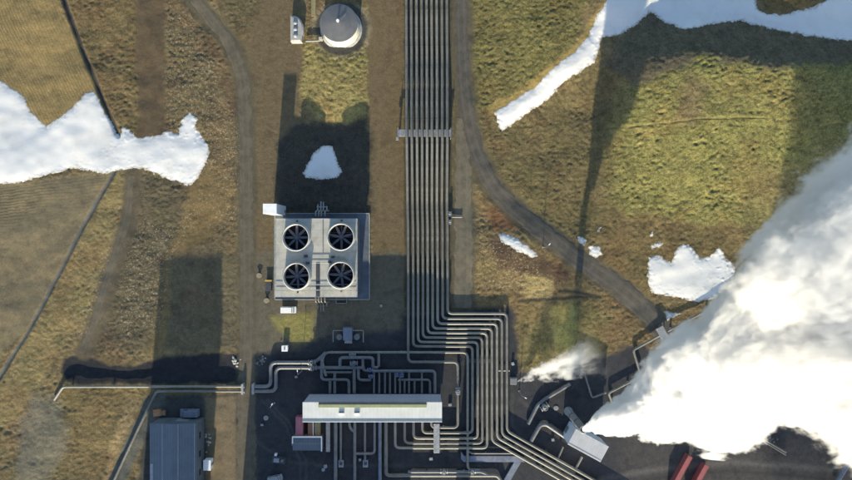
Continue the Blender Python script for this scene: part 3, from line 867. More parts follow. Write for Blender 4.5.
# ------------------------------------------------------------------ cooling tower
def cooling_tower():
    H = 9.6
    x0, y1 = W(274.5, 218.5, H); x1, y0 = W(357.5, 297, H)
    cx, cy = (x0 + x1) / 2, (y0 + y1) / 2; lx, ly = x1 - x0, y1 - y0
    t = thing('cooling_tower', 'four fan cooling tower with pale deck and dark louvred walls', 'cooling tower', (cx, cy, 0))
    bx0, by1 = W(275, 213.5, .6); bx1, by0 = W(369.5, 299.5, .6)
    MB().box((bx0 + bx1) / 2 - cx, (by0 + by1) / 2 - cy, -.2, bx1 - bx0, by1 - by0, .8).build('basin', M['basin'], t, bevel=.05)
    rim = MB()
    for (ax, ay, sx, sy) in (((bx0 + bx1) / 2, by1, bx1 - bx0, .25), ((bx0 + bx1) / 2, by0, bx1 - bx0, .25), (bx0, (by0 + by1) / 2, .25, by1 - by0 - .3), (bx1, (by0 + by1) / 2, .25, by1 - by0 - .3)):
        rim.box(ax - cx, ay - cy, .6, sx, sy, .18)
    rim.build('basin_kerb', M['concrete'], t)
    MB().box(0, 0, .62, lx - .5, ly - .5, H - .97).build('louvre_wall', M['basin'], t)
    MB().box(0, 0, H - .35, lx, ly, .35).build('deck', M['deck'], t, bevel=.05)
    # guard rail
    rl = MB()
    for zz in (.55, 1.05):
        for sx in (-1, 1): rl.tube([(sx * (lx / 2 - .1), -ly / 2 + .1, H + zz), (sx * (lx / 2 - .1), ly / 2 - .1, H + zz)], .035, 6)
        for sy in (-1, 1): rl.tube([(-lx / 2 + .1, sy * (ly / 2 - .1), H + zz), (lx / 2 - .1, sy * (ly / 2 - .1), H + zz)], .035, 6)
    for k in range(13):
        for sy in (-1, 1):
            xx = -lx / 2 + .1 + k * (lx - .2) / 12; rl.box(xx, sy * (ly / 2 - .1), H, .06, .06, 1.05)
        for sx in (-1, 1):
            yy = -ly / 2 + .1 + k * (ly - .2) / 12; rl.box(sx * (lx / 2 - .1), yy, H, .06, .06, 1.05)
    rl.build('guard_rail', M['steel'], t)
    SH = 2.5
    for (px, py, nb, rot) in ((295.5, 237.5, 8, 0.0), (340.5, 237, 7, .25), (296, 276.5, 8, .1), (340.3, 275.3, 7, .4)):
        wx, wy = W(px, py, H + SH); X0, Y0 = wx - cx, wy - cy
        R = 12.6 / PX * (CAMH - H - SH) / CAMH
        st = MB().lathe(X0, Y0, [(R + .55, H - .02), (R + .28, H + .7), (R + .22, H + SH - .12), (R + .38, H + SH), (R + .05, H + SH + .02), (R, H + 1.6), (R, H - .3)], 48).build('fan_stack', M['grp'], t)
        fan = MB().cyl(X0, Y0, H + .35, .62, .55, 20).build('fan', M['blade'], t)
        for k in range(nb):
            a = rot + 2 * math.pi * k / nb
            ca, sa = math.cos(a), math.sin(a)
            bl = MB(); vs = []
            for r_, w_, tw in ((.55, .30, .55), (1.6, .44, .34), (R - .12, .30, .16)):
                for s_ in (-1, 1):
                    ox, oy, oz = r_, s_ * w_ * math.cos(tw), s_ * w_ * math.sin(tw)
                    for dz in (-.03, .03):
                        vs.append((X0 + ca * ox - sa * oy, Y0 + sa * ox + ca * oy, H + .62 + oz + dz))
            fs = []
            for q in (0, 4): fs += [(q + 1, q + 5, q + 7, q + 3), (q, q + 2, q + 6, q + 4), (q, q + 4, q + 5, q + 1), (q + 2, q + 3, q + 7, q + 6)]
            fs += [(0, 1, 3, 2), (8, 10, 11, 9)]
            bl.add(vs, fs).build('blade', M['blade'], fan)
        br = MB().tube([(X0 - R, Y0, H + .15), (X0 + R, Y0, H + .15)], .14, 6).tube([(X0, Y0 - R, H + .1), (X0, Y0 + R, H + .1)], .12, 6)
        br.tube([(X0 - R, Y0 + 1.4, H + .1), (X0 + R, Y0 + 1.4, H + .1)], .07, 6)
        br.build('fan_support', M['dark_steel'], t)
        MB().cyl(X0, Y0, H + .004, R - .02, .05, 40).build('shaft_shade_disc', M['shaft_shade'], t)  # black disc on the deck paints the darkness of the open shaft
        MB().box(X0, Y0 + R + 1.3 if py < 250 else Y0 - R - 1.2, H, .5, .5, .35).build('hatch', M['dark_steel'], t)
    # walkway and service pipes on the deck
    wx, wy = W(318, 280, H); MB().box(wx - cx, wy - cy, H, 1.25, 10.6, .12).build('walkway_grating', M['dark_steel'], t)
    sp = MB()
    for (a_, b_) in (((302, 257.5), (345, 257.5)), ((299, 263), (343, 263)), ((276, 284.5), (356, 284.5)), ((276, 290), (356, 290)), ((323, 219.5), (323, 256))):
        p = W(*a_, H); q = W(*b_, H); MB().tube([(p[0] - cx, p[1] - cy, H + .35), (q[0] - cx, q[1] - cy, H + .35)], .09, 6).build('deck_pipe', M['steel'], t)
    for (px, py) in ((306, 256), (333, 257), (330, 262), (308, 263)):
        p = W(px, py, H); MB().box(p[0] - cx, p[1] - cy, H, 1.1, .7, .6).build('motor', M['dark_steel'], t)
    # pipe clusters, north and south
    for (yy, sg, mtn) in ((214, 1, 'steel'), (299, -1, 'pipe')):
        mb = MB()
        for k, px in enumerate((317.5, 320.5, 323, 326.5)):
            p = W(px, yy, 2.5); ln = (3.2, 4.2, 4.0, 2.6)[k]
            mb.tube(rounded([(p[0] - cx, p[1] - cy - sg * .8, 5.5), (p[0] - cx, p[1] - cy + sg * .6, 5.5), (p[0] - cx, p[1] - cy + sg * 1.2, 2.0), (p[0] - cx, p[1] - cy + sg * ln, 1.6)], .5), .24, 8)
        p = W(316, yy - sg * 3, 2.2); q = W(329, yy - sg * 3, 2.2)
        mb.tube([(p[0] - cx, p[1] - cy, 2.0), (q[0] - cx, q[1] - cy, 2.0)], .26, 8)
        p = W(316.5, yy - sg * 7, 2.2); q = W(327, yy - sg * 7, 2.2)
        mb.tube([(p[0] - cx, p[1] - cy, 1.8), (q[0] - cx, q[1] - cy, 1.8)], .2, 8)
        mb.build('riser_pipe', M[mtn], t)
    p = W(341.5, 300.5, .5); fr = MB()
    for (dx, dy, sx, sy) in ((0, -.9, 3.2, .18), (-1.7, 0, .18, 1.9), (1.7, 0, .18, 1.9)): fr.box(p[0] - cx + dx, p[1] - cy + dy, -.1, sx, sy, 1.1)
    fr.build('gate_frame', M['steel'], t)
    # ladder cage down the west wall
    ld = MB(); xw = -lx / 2 - .45
    for dy in (-.3, .3): ld.box(xw, -ly / 2 + 5 + dy, 0, .08, .08, H + 1.2)
    for k in range(26): ld.box(xw, -ly / 2 + 5, .3 + k * .38, .06, .5, .06)
    ld.build('ladder', M['steel'], t)
    return t


cooling_tower()
# stair tower at its corner
H = 12.2
bx0, by1 = W(273.4, 206, 0); bx1, by0 = W(286.2, 215.6, 0)
cx, cy = (bx0 + bx1) / 2, (by0 + by1) / 2
t = thing('stair_tower', 'slim white stair tower at the corner of the cooling tower', 'stair tower', (cx, cy, 0))
MB().box(0, 0, -.2, bx1 - bx0 - .15, by1 - by0 - .15, H).build('wall', M['wall_white'], t)
MB().box(0, 0, H - .2, bx1 - bx0, by1 - by0, .25).build('roof', M['white'], t, bevel=.04)
MB().box((bx1 - bx0) / 2 - .02, -.3, 0, .1, 1.0, 2.1).build('door', M['steel'], t)
pr = MB(); px_, py_ = W(277, 217, 9)
x_, y_ = W(277.2, 256, 0)
MB().box(bx0 - cx + .9, (by0 - cy) - 12.8, 0, .5, 25.2, .1).build('cable_tray', M['steel'], t)

# ------------------------------------------------------------------ hall over the pipes
def hall():
    H = 12.2
    x0, ys = W(302.6, 422.0, H); x1, yn = W(442.0, 402.2, H)
    cx, cy = (x0 + x1) / 2, (ys + yn) / 2; lx, ly = x1 - x0, yn - ys
    t = thing('separator_hall', 'long white flat roofed hall standing across the pipes', 'building', (cx, cy, 0))
    # walls stand clear of the ground on the pipe sides
    MB().box(0, 0, 2.4, lx - .3, ly - .3, H - 2.75).build('wall', M['hall_wall'], t)
    MB().box(0, 0, -.2, lx - 1.2, ly - 1.6, 2.58).build('plinth', M['dark_steel'], t)
    MB().box(0, 0, H - .35, lx, ly, .35).build('roof', M['panel'], t, bevel=.05)
    e = MB()
    e.box(0, -ly / 2 + .75, H + .003, lx - .1, .12, .10)
    e.build('roof_seam', M['olive'], t)
    e = MB(); e.box(0, -ly / 2 + .08, H + .003, lx, .16, .22); e.build('parapet', M['white'], t)
    # long low rooflight along the north edge
    p = W(318.6, 403, H); q = W(426.6, 403, H)
    m = MB().box((p[0] + q[0]) / 2 - cx, ly / 2 - 1.05, H + .003, q[0] - p[0], .95, .5).build('roof_vent', M['green'], t)
    MB().box((p[0] + q[0]) / 2 - cx, ly / 2 - .22, H + .006, q[0] - p[0] - .2, .62, .42).build('vent_shade_strip', M['dark_steel'], m)  # dark strip stands in for the vent's shaded north side
    for px in (341.5, 357):
        p = W(px, 413.3, H); hb = MB().box(p[0] - cx, p[1] - cy, H + .003, 1.7, .55, .55).build('roof_cowl', M['white'], t, bevel=.05)
        MB().box(p[0] - cx, p[1] - cy + .33, H + .01, 1.6, .1, .5).build('louvre', M['dark_steel'], hb)
    MB().box(lx / 2 - .17, 0, 2.4, .1, 2.4, 3.0).build('door', M['steel'], t)
    return t


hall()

# ------------------------------------------------------------------ storage tank
def tank():
    x, y = W(*TANK); R = 6.1; Ht = 5.4
    t = thing('storage_tank', 'round storage tank with cream wall and grey conical roof', 'tank', (x, y, zat(x + 8, y) * 0))
    MB().lathe(0, 0, [(R, -.2), (R, Ht)], 64).build('wall', M['tank_wall'], t)
    MB().lathe(0, 0, [(R + .08, Ht - .12), (R + .1, Ht + .02), (R - .1, Ht + .05), (.3, Ht + 1.15), (.02, Ht + 1.17)], 64).build('roof', M['tank_roof'], t)
    v = MB().cyl(-.1, .1, Ht + 1.1, .32, .7, 14).cyl(-.1, .1, Ht + 1.75, .5, .12, 14); v.build('vent', M['white'], t)
    l = MB()
    for dy in (-.25, .25): l.tube([(.5, .6 + dy, Ht + 1.1), (2.4, 2.6 + dy, Ht + .75)], .05, 6)
    l.build('roof_ladder', M['steel'], t)
    f = MB().lathe(0, 0, [(R + .9, -.2), (R + .9, .25), (R - .02, .3)], 64); f.build('footing', M['concrete'], t)
    p = MB().tube(rounded([(-R + .4, -3.5, 1.0), (-R - 1.0, -4.2, 1.0), (-11.6, -4.4, 1.0)], .8), .32, 10)
    p.build('outlet_pipe', M['pipe'], t)
    MB().box(-R - .6, -3.6, 0, 1.1, .9, 1.6).build('valve_box', M['concrete'], t)
    return t


tank()
# D-shaped dome shed beside the tank
x, y = W(298, 31); t = thing('vaulted_shed', 'grey half round concrete shed west of the storage tank', 'shed', (x, y, 0))
P = [(-2.0, -4.2), (1.6, -4.2)] + [(-2.0 + 4.2 * math.cos(a) ** .7 if math.cos(a) > 0 else -2.0, -4.2 + 8.4 * (.5 + .5 * math.sin(a))) for a in np.linspace(-.9, 1.5, 14)][2:] + [(-2.0, 4.3)]
MB().prism(P, -.2, 2.0).build('wall', M['concrete'], t)
MB().prism([(a * 1.04, b * 1.03) for a, b in P], 2.0, 2.35, [(a * .8, b * .9) for a, b in P]).build('roof', M['concrete'], t, bevel=.05)
for k in range(3): MB().lathe(-.3, -2.4 + 2.1 * k, [(.75, 2.3), (.7, 2.75), (.45, 3.05), (.02, 3.15)], 18).build('roof_hatch', M['steel'], t)
x, y = W(313.6, 2); t = tag(MB().box(0, 0, -.2, 1.5, 9.6, .45).build('concrete_path', M['olive'], None, (x, y, 0)), 'yellowish strip of path leading north beside the tank', 'path', kind='structure')
# ------------------------------------------------------------------ separator house + chimney (east)
def sep_house():
    H = 8.6
    C = [W(567, 444, H), W(600, 462, H), W(609.5, 447, H), W(576.5, 429, H)]
    cx = sum(c[0] for c in C) / 4; cy = sum(c[1] for c in C) / 4
    rot = math.atan2(C[1][1] - C[0][1], C[1][0] - C[0][0])
    L = math.dist(C[0], C[1]); Wd = math.dist(C[0], C[3])
    t = thing('separator_house', 'small tilted house with plain white roof beside the big steam plume', 'building', (cx, cy, 0), rot)
    MB().box(0, 0, -.2, L - .3, Wd - .3, H - .1).build('wall', M['wall_white'], t)
    MB().box(0, 0, H - .3, L, Wd, .3).build('roof', M['grey_panel'], t, bevel=.05)
    MB().box(-L / 2 + .1, 0, 0, .12, 2.2, 2.8).build('door', M['steel'], t)
    MB().box(0, -Wd / 2 + .5, H + .003, L - .4, .1, .08).build('roof_seam', M['steel'], t)
    return t


sep_house()
x, y = W(568.2, 411.2)
t = thing('vent_stack', 'tall grey vent stack breathing out the big steam plume', 'chimney', (x, y, 0))
MB().lathe(0, 0, [(1.5, -.2), (1.5, .4), (1.25, .5), (1.15, 9), (1.1, 18.2), (1.22, 18.3), (1.22, 18.6), (.95, 18.6), (.95, 15)], 28).build('shaft', M['steel'], t)
for zz in (6, 12): MB().lathe(0, 0, [(1.16, zz), (1.32, zz), (1.32, zz + .25), (1.16, zz + .25)], 28).build('stiffening_ring', M['dark_steel'], t)
ld = MB()
for dx in (-.25, .25): ld.box(dx, 1.35, 0, .07, .07, 18)
for k in range(40): ld.box(0, 1.35, .4 + k * .44, .5, .05, .05)
ld.build('ladder', M['steel'], t)
MB().tube(rounded([(.5, -.5, 6), (2.2, -2.6, 6), (3.5, -5, 5)], .8), .5, 10).build('inlet_pipe', M['pipe_dull'], t)

# ------------------------------------------------------------------ blue roofed shed
def blue_shed():
    H = 7.6
    x0, yn = W(148.5, 424, H); x1, _ = W(195.5, 424, H); ys = yn - 46
    cx, cy = (x0 + x1) / 2, (yn + ys) / 2; lx, ly = x1 - x0, yn - ys
    t = thing('blue_shed', 'long shed with blue grey ribbed roof at the bottom left edge', 'building', (cx, cy, 0))
    MB().box(0, 0, -.2, lx - .4, ly - .4, H - 1.0).build('wall', M['blue_wall'], t)
    m = MB(); hw = lx / 2
    m.add([(-hw, -ly / 2, H - .8), (0, -ly / 2, H + .1), (hw, -ly / 2, H - .8), (-hw, ly / 2, H - .8), (0, ly / 2, H + .1), (hw, ly / 2, H - .8),
           (-hw, -ly / 2, H - 1.0), (hw, -ly / 2, H - 1.0), (-hw, ly / 2, H - 1.0), (hw, ly / 2, H - 1.0)],
          [(0, 1, 4, 3), (1, 2, 5, 4), (6, 7, 2, 1, 0), (8, 3, 4, 5, 9), (6, 0, 3, 8), (7, 9, 5, 2), (6, 8, 9, 7)])
    m.build('roof', M['blue_roof'], t)
    for xx in (-3.2, 1.9, 6.9):
        zz = H + .1 - .9 * abs(xx) / hw
        MB().box(xx, 0, zz - .03, .22, ly - .1, .12).build('roof_rib', M['steel'], t)
    MB().box(-hw + .65, -6, H - .78, .9, 32, .16).build('gutter_strip', M['steel'], t)
    MB().box(1.5, ly / 2 - .18, 0, 4, .1, 4.2).build('gate', M['steel'], t)
    for k in range(5): MB().box(hw - .18, ly / 2 - 5 - k * 6, 3, .1, 2, 1.2).build('window', M['glass'], t)
    return t


blue_shed()


# ------------------------------------------------------------------ vehicles, boxes, clutter
def van(label, px, py, L, Wd, Hv, rot, name='parked_van', cat='van', mat='white', group=None):
    x, y = W(px, py, Hv * .7)
    t = thing(name, label, cat, (x, y, 0), rot, group)
    hl, hw = L / 2, Wd / 2
    m = MB()
    prof = [(-hl, .35), (-hl, Hv * .95), (-hl + .15, Hv), (hl * .42, Hv), (hl * .62, Hv * .82), (hl * .74, Hv * .55), (hl * .95, Hv * .47), (hl, Hv * .35), (hl, .35)]
    n = len(prof); vs = []
    for s_ in (-1, 1):
        for (xx, zz) in prof:
            k = 1 - .12 * max(0, (zz / Hv - .55)) / .45
            vs.append((xx, s_ * hw * k, zz))
    fs = [tuple(range(n)), tuple(range(2 * n - 1, n - 1, -1))] + [(i, n + i, n + (i + 1) % n, (i + 1) % n) for i in range(n)]
    m.add(vs, fs).build('body', M[mat], t, bevel=.08)
    gl = MB(); a0 = (hl * .47, Hv * .965); a1 = (hl * .73, Hv * .58)
    nrm = Vector((a0[1] - a1[1], 0, a1[0] - a0[0])).normalized() * .02
    gl.add([(a0[0] + nrm.x, -hw * .8, a0[1] + nrm.z), (a0[0] + nrm.x, hw * .8, a0[1] + nrm.z), (a1[0] + nrm.x, hw * .88, a1[1] + nrm.z), (a1[0] + nrm.x, -hw * .88, a1[1] + nrm.z)], [(0, 3, 2, 1)])
    gl.build('windscreen', M['glass'], t)
    for s_ in (-1, 1):
        MB().box(hl * .3, s_ * hw * .96, Hv * .6, hl * .4, .06, Hv * .24).build('side_window', M['glass'], t)
        for xx in (-hl * .6, hl * .62):
            MB().tube([(xx, s_ * (hw - .22), .34), (xx, s_ * (hw + .02), .34)], .34, 16).build('wheel', M['tyre'], t)
        MB().box(hl - .02, s_ * hw * .7, Hv * .33, .08, .3, .18).build('headlight', M['glass'], t)
    return t


van('white van parked beside the cooling tower with its shadow behind', 288.4, 310, 5.0, 2.1, 2.2, 0.0, group='vehicles in the yard')
van('pale minibus parked at the head of the blue roofed shed', 188.5, 413.6, 6.3, 2.5, 2.6, math.pi, mat='pipe_blue', group='vehicles in the yard', name='parked_minibus', cat='minibus')
van('grey pickup half out of the bottom edge in the dark yard', 275, 479, 4.8, 2.0, 1.9, math.radians(12), mat='steel', group='vehicles in the yard', name='parked_car', cat='car')


def box_thing(name, label, cat, px, py, lx, ly, h, mat, rot=0.0, group=None, roof=None, parts=()):
    x, y = W(px, py, h)
    t = thing(name, label, cat, (x, y, 0), rot, group)
    MB().box(0, 0, -.1, lx, ly, h + .1 - (.12 if roof else 0)).build('body', M[mat], t, bevel=.04)
    if roof: MB().box(0, 0, h - .12, lx + .2, ly + .2, .14).build('roof', M[roof], t, bevel=.03)
    for nm, (bx_, by_, bz, sx, sy, sz), mt in parts: MB().box(bx_, by_, bz, sx, sy, sz).build(nm, M[mt], t)
    return t


CONT = 'shipping containers around the plant'
def container(label, px, py, L, Wd, mat, rot, h=2.6):
    x, y = W(px, py, h)
    t = thing('shipping_container', label, 'container', (x, y, 0), rot, CONT)
    MB().box(0, 0, .05, L, Wd, h - .05).build('body', M[mat], t, bevel=.03)
    fr = MB()
    for sx in (-1, 1):
        for sy in (-1, 1): fr.box(sx * (L / 2 - .05), sy * (Wd / 2 - .05), 0, .16, .16, h + .02)
        fr.box(sx * (L / 2 - .04), 0, h - .1, .16, Wd - .2, .13)
    for sy in (-1, 1): fr.box(0, sy * (Wd / 2 - .04), h - .1, L - .2, .16, .13)
    fr.build('corner_frame', M[mat], t)
    d = MB().box(L / 2 + .03, -Wd / 4, .2, .06, Wd / 2 - .1, h - .4).box(L / 2 + .03, Wd / 4, .2, .06, Wd / 2 - .1, h - .4)
    d.build('door', M[mat], t)
    return t


container('faded pink container beside the western end of the hall', 299.2, 426.5, 6.1, 2.3, 'pink', math.pi / 2)
container('western of two long red containers at the bottom edge near the plume', 681.5, 473, 12.2, 1.5, 'red', math.radians(61))
container('eastern of two long red containers at the bottom edge near the plume', 698, 482, 12.2, 1.5, 'red', math.radians(61))
box_thing('steel_container', 'brown container end sticking out from under the hall', 'container', 310.3, 428.5, 1.6, 5.0, 2.2, 'rust', roof=None, parts=[('white_edge', (.95, 0, 2.1, .25, 4.9, .12), 'white')])
box_thing('material_crate', 'olive crate sticking out from under the hall beside the brown one', 'crate', 317.2, 428.5, 1.8, 5.0, 2.0, 'olive', parts=[('strap', (0, .8, 2.0, 1.85, .15, .03), 'wood'), ('strap', (0, -.8, 2.0, 1.85, .15, .03), 'wood')])
# low dark building with pale parapet
x, y = W(307, 444, 3.4); t = thing('switch_house', 'low flat dark roofed building with pale parapet below the pink container', 'building', (x, y, 0))
MB().box(0, 0, -.1, 9.6, 4.6, 3.1).build('wall', M['blue_wall'], t); MB().box(0, 0, 3.0, 9.3, 4.3, .15).build('roof', M['blue_roof'], t)
pp = MB().box(0, 2.25, 3.0, 9.8, .35, .5).box(4.75, -.2, 3.0, .3, 4.5, .5).box(-4.75, 1.1, 3.0, .3, 1.9, .5); pp.build('parapet', M['white'], t)
MB().box(0, .1, 3.15, 9.2, .1, .06).build('roof_seam', M['steel'], t); MB().box(-5.2, -.6, 0, .8, 1.6, .9).build('step', M['steel'], t)
# white cabinet etc.
box_thing('electrical_cabinet', 'white cube cabinet on the dark yard edge near the dirt road', 'cabinet', 284.6, 348.6, 1.8, 1.7, 1.6, 'white', roof='white', parts=[('door', (0, -.87, .2, 1.2, .06, 1.2), 'steel'), ('vent', (0, 0, 1.64, .5, .9, .08), 'steel')])
box_thing('site_hut', 'small white hut east of the blue roofed shed', 'hut', 207, 465.5, 2.3, 3.2, 2.5, 'white', roof='white', parts=[('door', (1.17, 0, .1, .06, .9, 1.9), 'steel')])
box_thing('material_crate', 'orange brown crate stack at the corner of the blue roofed shed', 'crate', 157, 413, 2.6, 2.2, 1.3, 'orange', rot=.1, parts=[('lid', (0, 0, 1.3, 2.0, .5, .1), 'wood')])
box_thing('material_crate', 'flat brown crate lying east of the orange stack', 'crate', 163, 413, 1.8, 1.9, .9, 'rust', rot=-.1, parts=[('lid', (0, 0, .9, 1.4, 1.4, .08), 'wood')])
box_thing('drain_box', 'pale drain box at the foot of the western thin pipe', 'drain box', 341, 464, 1.7, 2.3, .9, 'steel', group='drain boxes', parts=[('cover', (0, .2, .9, 1.0, 1.2, .05), 'dark_steel')])
box_thing('drain_box', 'pale drain box at the foot of the eastern thin pipe', 'drain box', 365.4, 464, 1.7, 2.3, .9, 'steel', group='drain boxes', parts=[('cover', (0, .2, .9, 1.0, 1.2, .05), 'dark_steel')])
box_thing('white_box', 'upper of two small white boxes in the dark yard below the flat building', 'box', 325.3, 467, .9, .9, .8, 'white', rot=.3, parts=[('lid', (0, 0, .8, .95, .95, .06), 'steel')])
box_thing('white_box', 'lower of two small white boxes in the dark yard below the flat building', 'box', 323.2, 470, .9, .8, .6, 'white', rot=.2, parts=[('lid', (0, 0, .6, .95, .85, .06), 'steel')])
# rectangular equipment with frame north of the valve yard
x, y = W(347.5, 334, 2.6); t = thing('pump_skid', 'square grey pump housing inside a pale pipe frame north of the valve yard', 'pump', (x, y, 0))
MB().box(0, 0, -.1, 3.0, 4.2, 2.7).build('housing', M['pipe_blue'], t, bevel=.06)
MB().tube(rounded([(-5.0, -3.0, .9), (-5.0, .9, .9), (5.0, .9, .9), (5.0, -3.0, .9)], .4), .16, 8).build('frame_pipe', M['steel'], t)
for sx in (-1, 1): MB().cyl(sx * 2.9, -1.2, -.1, 1.0, 1.5, 16).build('pressure_pot', M['pipe_dull'], t)
MB().box(0, -2.9, -.1, 2.4, 1.0, .9).build('pump_base', M['concrete'], t)
# vent box of the small steam jet
box_thing('silencer_box', 'small grey silencer box blowing the little steam jet', 'silencer', 513.6, 381.5, 2.1, 2.1, 1.6, 'steel', parts=[('outlet', (1.15, -.1, .7, .35, .6, .6), 'dark_steel'), ('lid', (0, 0, 1.6, 1.7, 1.7, .06), 'pipe_dull')])
# valves (blue) in the manifold and others
def valve(label, px, py, h, mat='blue_steel', s=1.0, rot=0.0):
    x, y = W(px, py, h); t = thing('gate_valve', label, 'valve', (x, y, 0), rot, 'valves on the pipework')
    MB().lathe(0, 0, [(.02, h - .55 * s), (.6 * s, h - .5 * s), (.75 * s, h), (.6 * s, h + .5 * s), (.3 * s, h + .6 * s), (.25 * s, h + 1.1 * s), (.02, h + 1.12 * s)], 18).build('body', M[mat], t)
    for q_ in (-1, 1): MB().tube([(q_ * .95 * s, 0, h), (q_ * .75 * s, 0, h)], .7 * s, 16).build('flange', M['steel'], t)
    pts = [(.55 * s * math.cos(a), .55 * s * math.sin(a), h + 1.3 * s) for a in np.linspace(0, 2 * math.pi, 17)]
    w = MB().tube(pts, .06 * s, 6, False).tube([(-.55 * s, 0, h + 1.3 * s), (.55 * s, 0, h + 1.3 * s)], .05, 6).cyl(0, 0, h + 1.05 * s, .07, .3 * s, 8); w.build('handwheel', M['steel'], t)
    MB().box(0, 0, -.1, .5, .5, h - .4 * s + .1).build('foot', M['concrete'], t)
    return t


valve('western blue valve below the arch of the valve yard', 370.2, 369.5, 1.3)
valve('lower blue valve beside the hooked pipe in the valve yard', 371.5, 376, 1.2)
valve('blue valve on the upper header of the comb manifold', 397, 374, 1.4, s=.9, rot=1.57)
valve('second blue valve on the comb manifold, close east of the first', 402, 374.5, 1.4, s=.9, rot=1.57)
valve('large grey valve on the northern twin pipe where the arch begins', 312, 362.5, 1.3, 'pipe_dull', 1.3)
valve('large grey valve on the southern twin pipe south of its neighbour', 313, 367.6, 1.3, 'pipe_dull', 1.3)
valve('grey valve on the second pipe loop east of the hall roof', 457.8, 391, 1.3, 'pipe_blue', 1.2, 1.57)
valve('grey valve on the outer arch above the valve yard', 352.5, 354, 1.5, 'pipe_dull', 1.1)
valve('grey valve on the twin pipe inside the arch', 354, 363, 1.5, 'pipe_dull', 1.3)
valve('round valve on the dull pipe near the small steam jet', 544.2, 406.5, 1.0, 'pipe_dull', 1.5, .6)
valve('small valve east of the nine pipes below the gantry', 450, 214, 1.2, 'steel', .9, 1.57)
valve('lower small valve east of the nine pipes below the gantry', 450, 222, 1.2, 'steel', .8, 1.57)
valve('valve on the header along the bottom edge, western one', 444, 471, 1.3, 'pipe_dull', 1.2)
valve('valve on the header along the bottom edge, eastern one', 472, 471, 1.3, 'pipe_dull', 1.2)
# side branch by the small valves
pipe('short dull branch pipe stretching east from the nine pipes', [(450, 217, .6), (462, 217, .5)], .28, mat='pipe_dull', feet=False, bands=False)


# lamp posts
def lamp(label, px, py, h=6.0, rot=0.0):
    x, y = W(px, py); t = thing('lamp_post', label, 'lamp post', (x, y, zbase(x, y)), rot, 'lamp posts in the yard')
    MB().lathe(0, 0, [(.14, -.1), (.11, 2), (.07, h)], 10).build('pole', M['steel'], t)
    MB().tube([(0, 0, h - .05), (1.2, 0, h + .1)], .05, 6).build('arm', M['steel'], t)
    MB().box(1.35, 0, h + .02, .7, .28, .14).build('lamp_head', M['white'], t, bevel=.03)
    MB().box(0, 0, -.1, .5, .5, .25).build('footing', M['concrete'], t)


lamp('lamp post standing in the open dark yard west of the hall', 274.5, 403, 5.5, math.radians(60))
lamp('lamp post beside the twin pipes west of the valve yard', 301.5, 371, 5.5, math.radians(95))
lamp('lamp post south of the easternmost pipes near the silencer box', 519, 391, 6.0, math.radians(-30))
lamp('lamp post on the knoll edge beside the curving road', 542, 247, 6.0, math.radians(45))

# yard equipment clutter
def rocks(label, px, py, spread, n, mat, smin, smax, seed, aspect=1.0, rot=0.0):
    r = random.Random(seed); x0, y0 = W(px, py)
    t = thing('rock_pile', label, 'rock pile', (x0, y0, zbase(x0, y0)), rot, 'rock piles')
    for k in range(n):
        s = r.uniform(smin, smax); cx, cy = r.gauss(0, spread) , r.gauss(0, spread * aspect)
        m = MB(); ph = [r.uniform(.7, 1.2) for _ in range(32)]
        vs = []; fs = []; N = 7; idx = 0
        for j, (zr, rr) in enumerate(((-.3, .8), (.2, 1.0), (.6, .7))):
            for i in range(N):
                a = 2 * math.pi * i / N + j * .3; q = ph[(i + j * N) % 32] * rr * s
                vs.append((cx + q * math.cos(a), cy + q * math.sin(a), zr * s))
        vs.append((cx, cy, .78 * s))
        for j in range(2):
            for i in range(N): fs.append((j * N + i, j * N + (i + 1) % N, (j + 1) * N + (i + 1) % N, (j + 1) * N + i))
        fs += [(2 * N + i, 2 * N + (i + 1) % N, 3 * N) for i in range(N)]
        m.add(vs, fs).build('rock', M[mat], t)
    return t


rocks('pale stones heaped where the western twin pipes meet the dirt road', 234.5, 360, .7, 14, 'pale_rock', .25, .6, 1, 1.4)
rocks('string of dark grey stones along the yard edge east of the dirt road', 261.5, 360, .6, 18, 'rock', .2, .5, 2, 2.6, math.radians(-45))
rocks('scattered pale debris along the wall of the blue roofed shed', 208, 440, .5, 12, 'pale_rock', .2, .45, 3, 5.0)
rocks('dark stones beneath the pale twin pipeline under the plume', 770, 440, 1.2, 14, 'rock', .25, .55, 4, .6)

# cable drums, yellow barrier by the tower
x, y = W(268.5, 282.5, 1); t = thing('work_platform', 'yellow edged dark skip beside the cooling tower wall', 'skip', (x, y, 0))
MB().box(0, -1.2, -.1, 1.9, 3.2, 1.2).build('body', M['dark_steel'], t, bevel=.04); MB().box(0, .6, 1.0, 2.2, .5, .2).build('edge_bar', M['yellow'], t)
def drum(label, px, py):
    x, y = W(px, py); t = thing('cable_drum', label, 'cable drum', (x, y, 0), 0, 'cable drums near the tower')
    for z_ in (0, .75): MB().cyl(0, 0, z_, .85, .1, 24).build('flange', M['wood'], t)
    MB().cyl(0, 0, .1, .45, .65, 18).build('core', M['dark_steel'], t)
drum('wooden cable drum below the skip beside the cooling tower', 267, 300.5)
drum('wooden cable drum north-west of the skip beside the cooling tower', 259.5, 275.5)
# pallet group with equipment in the dark yard
x, y = W(279.5, 459); t = thing('generator_skid', 'dark generator skid with pale fittings in the lower yard', 'generator', (x, y, 0), math.radians(-6))
MB().box(0, 0, -.1, 4.4, 2.2, 1.2).build('base_frame', M['dark_steel'], t, bevel=.04)
MB().box(-.6, .1, 1.1, 1.8, 1.2, .8).build('engine_block', M['steel'], t, bevel=.06); MB().cyl(1.3, .2, 1.1, .45, .9, 16).build('air_filter', M['pipe_dull'], t); MB().box(-1.2, 1.6, 0, .8, .7, 1.1).build('control_box', M['white'], t)

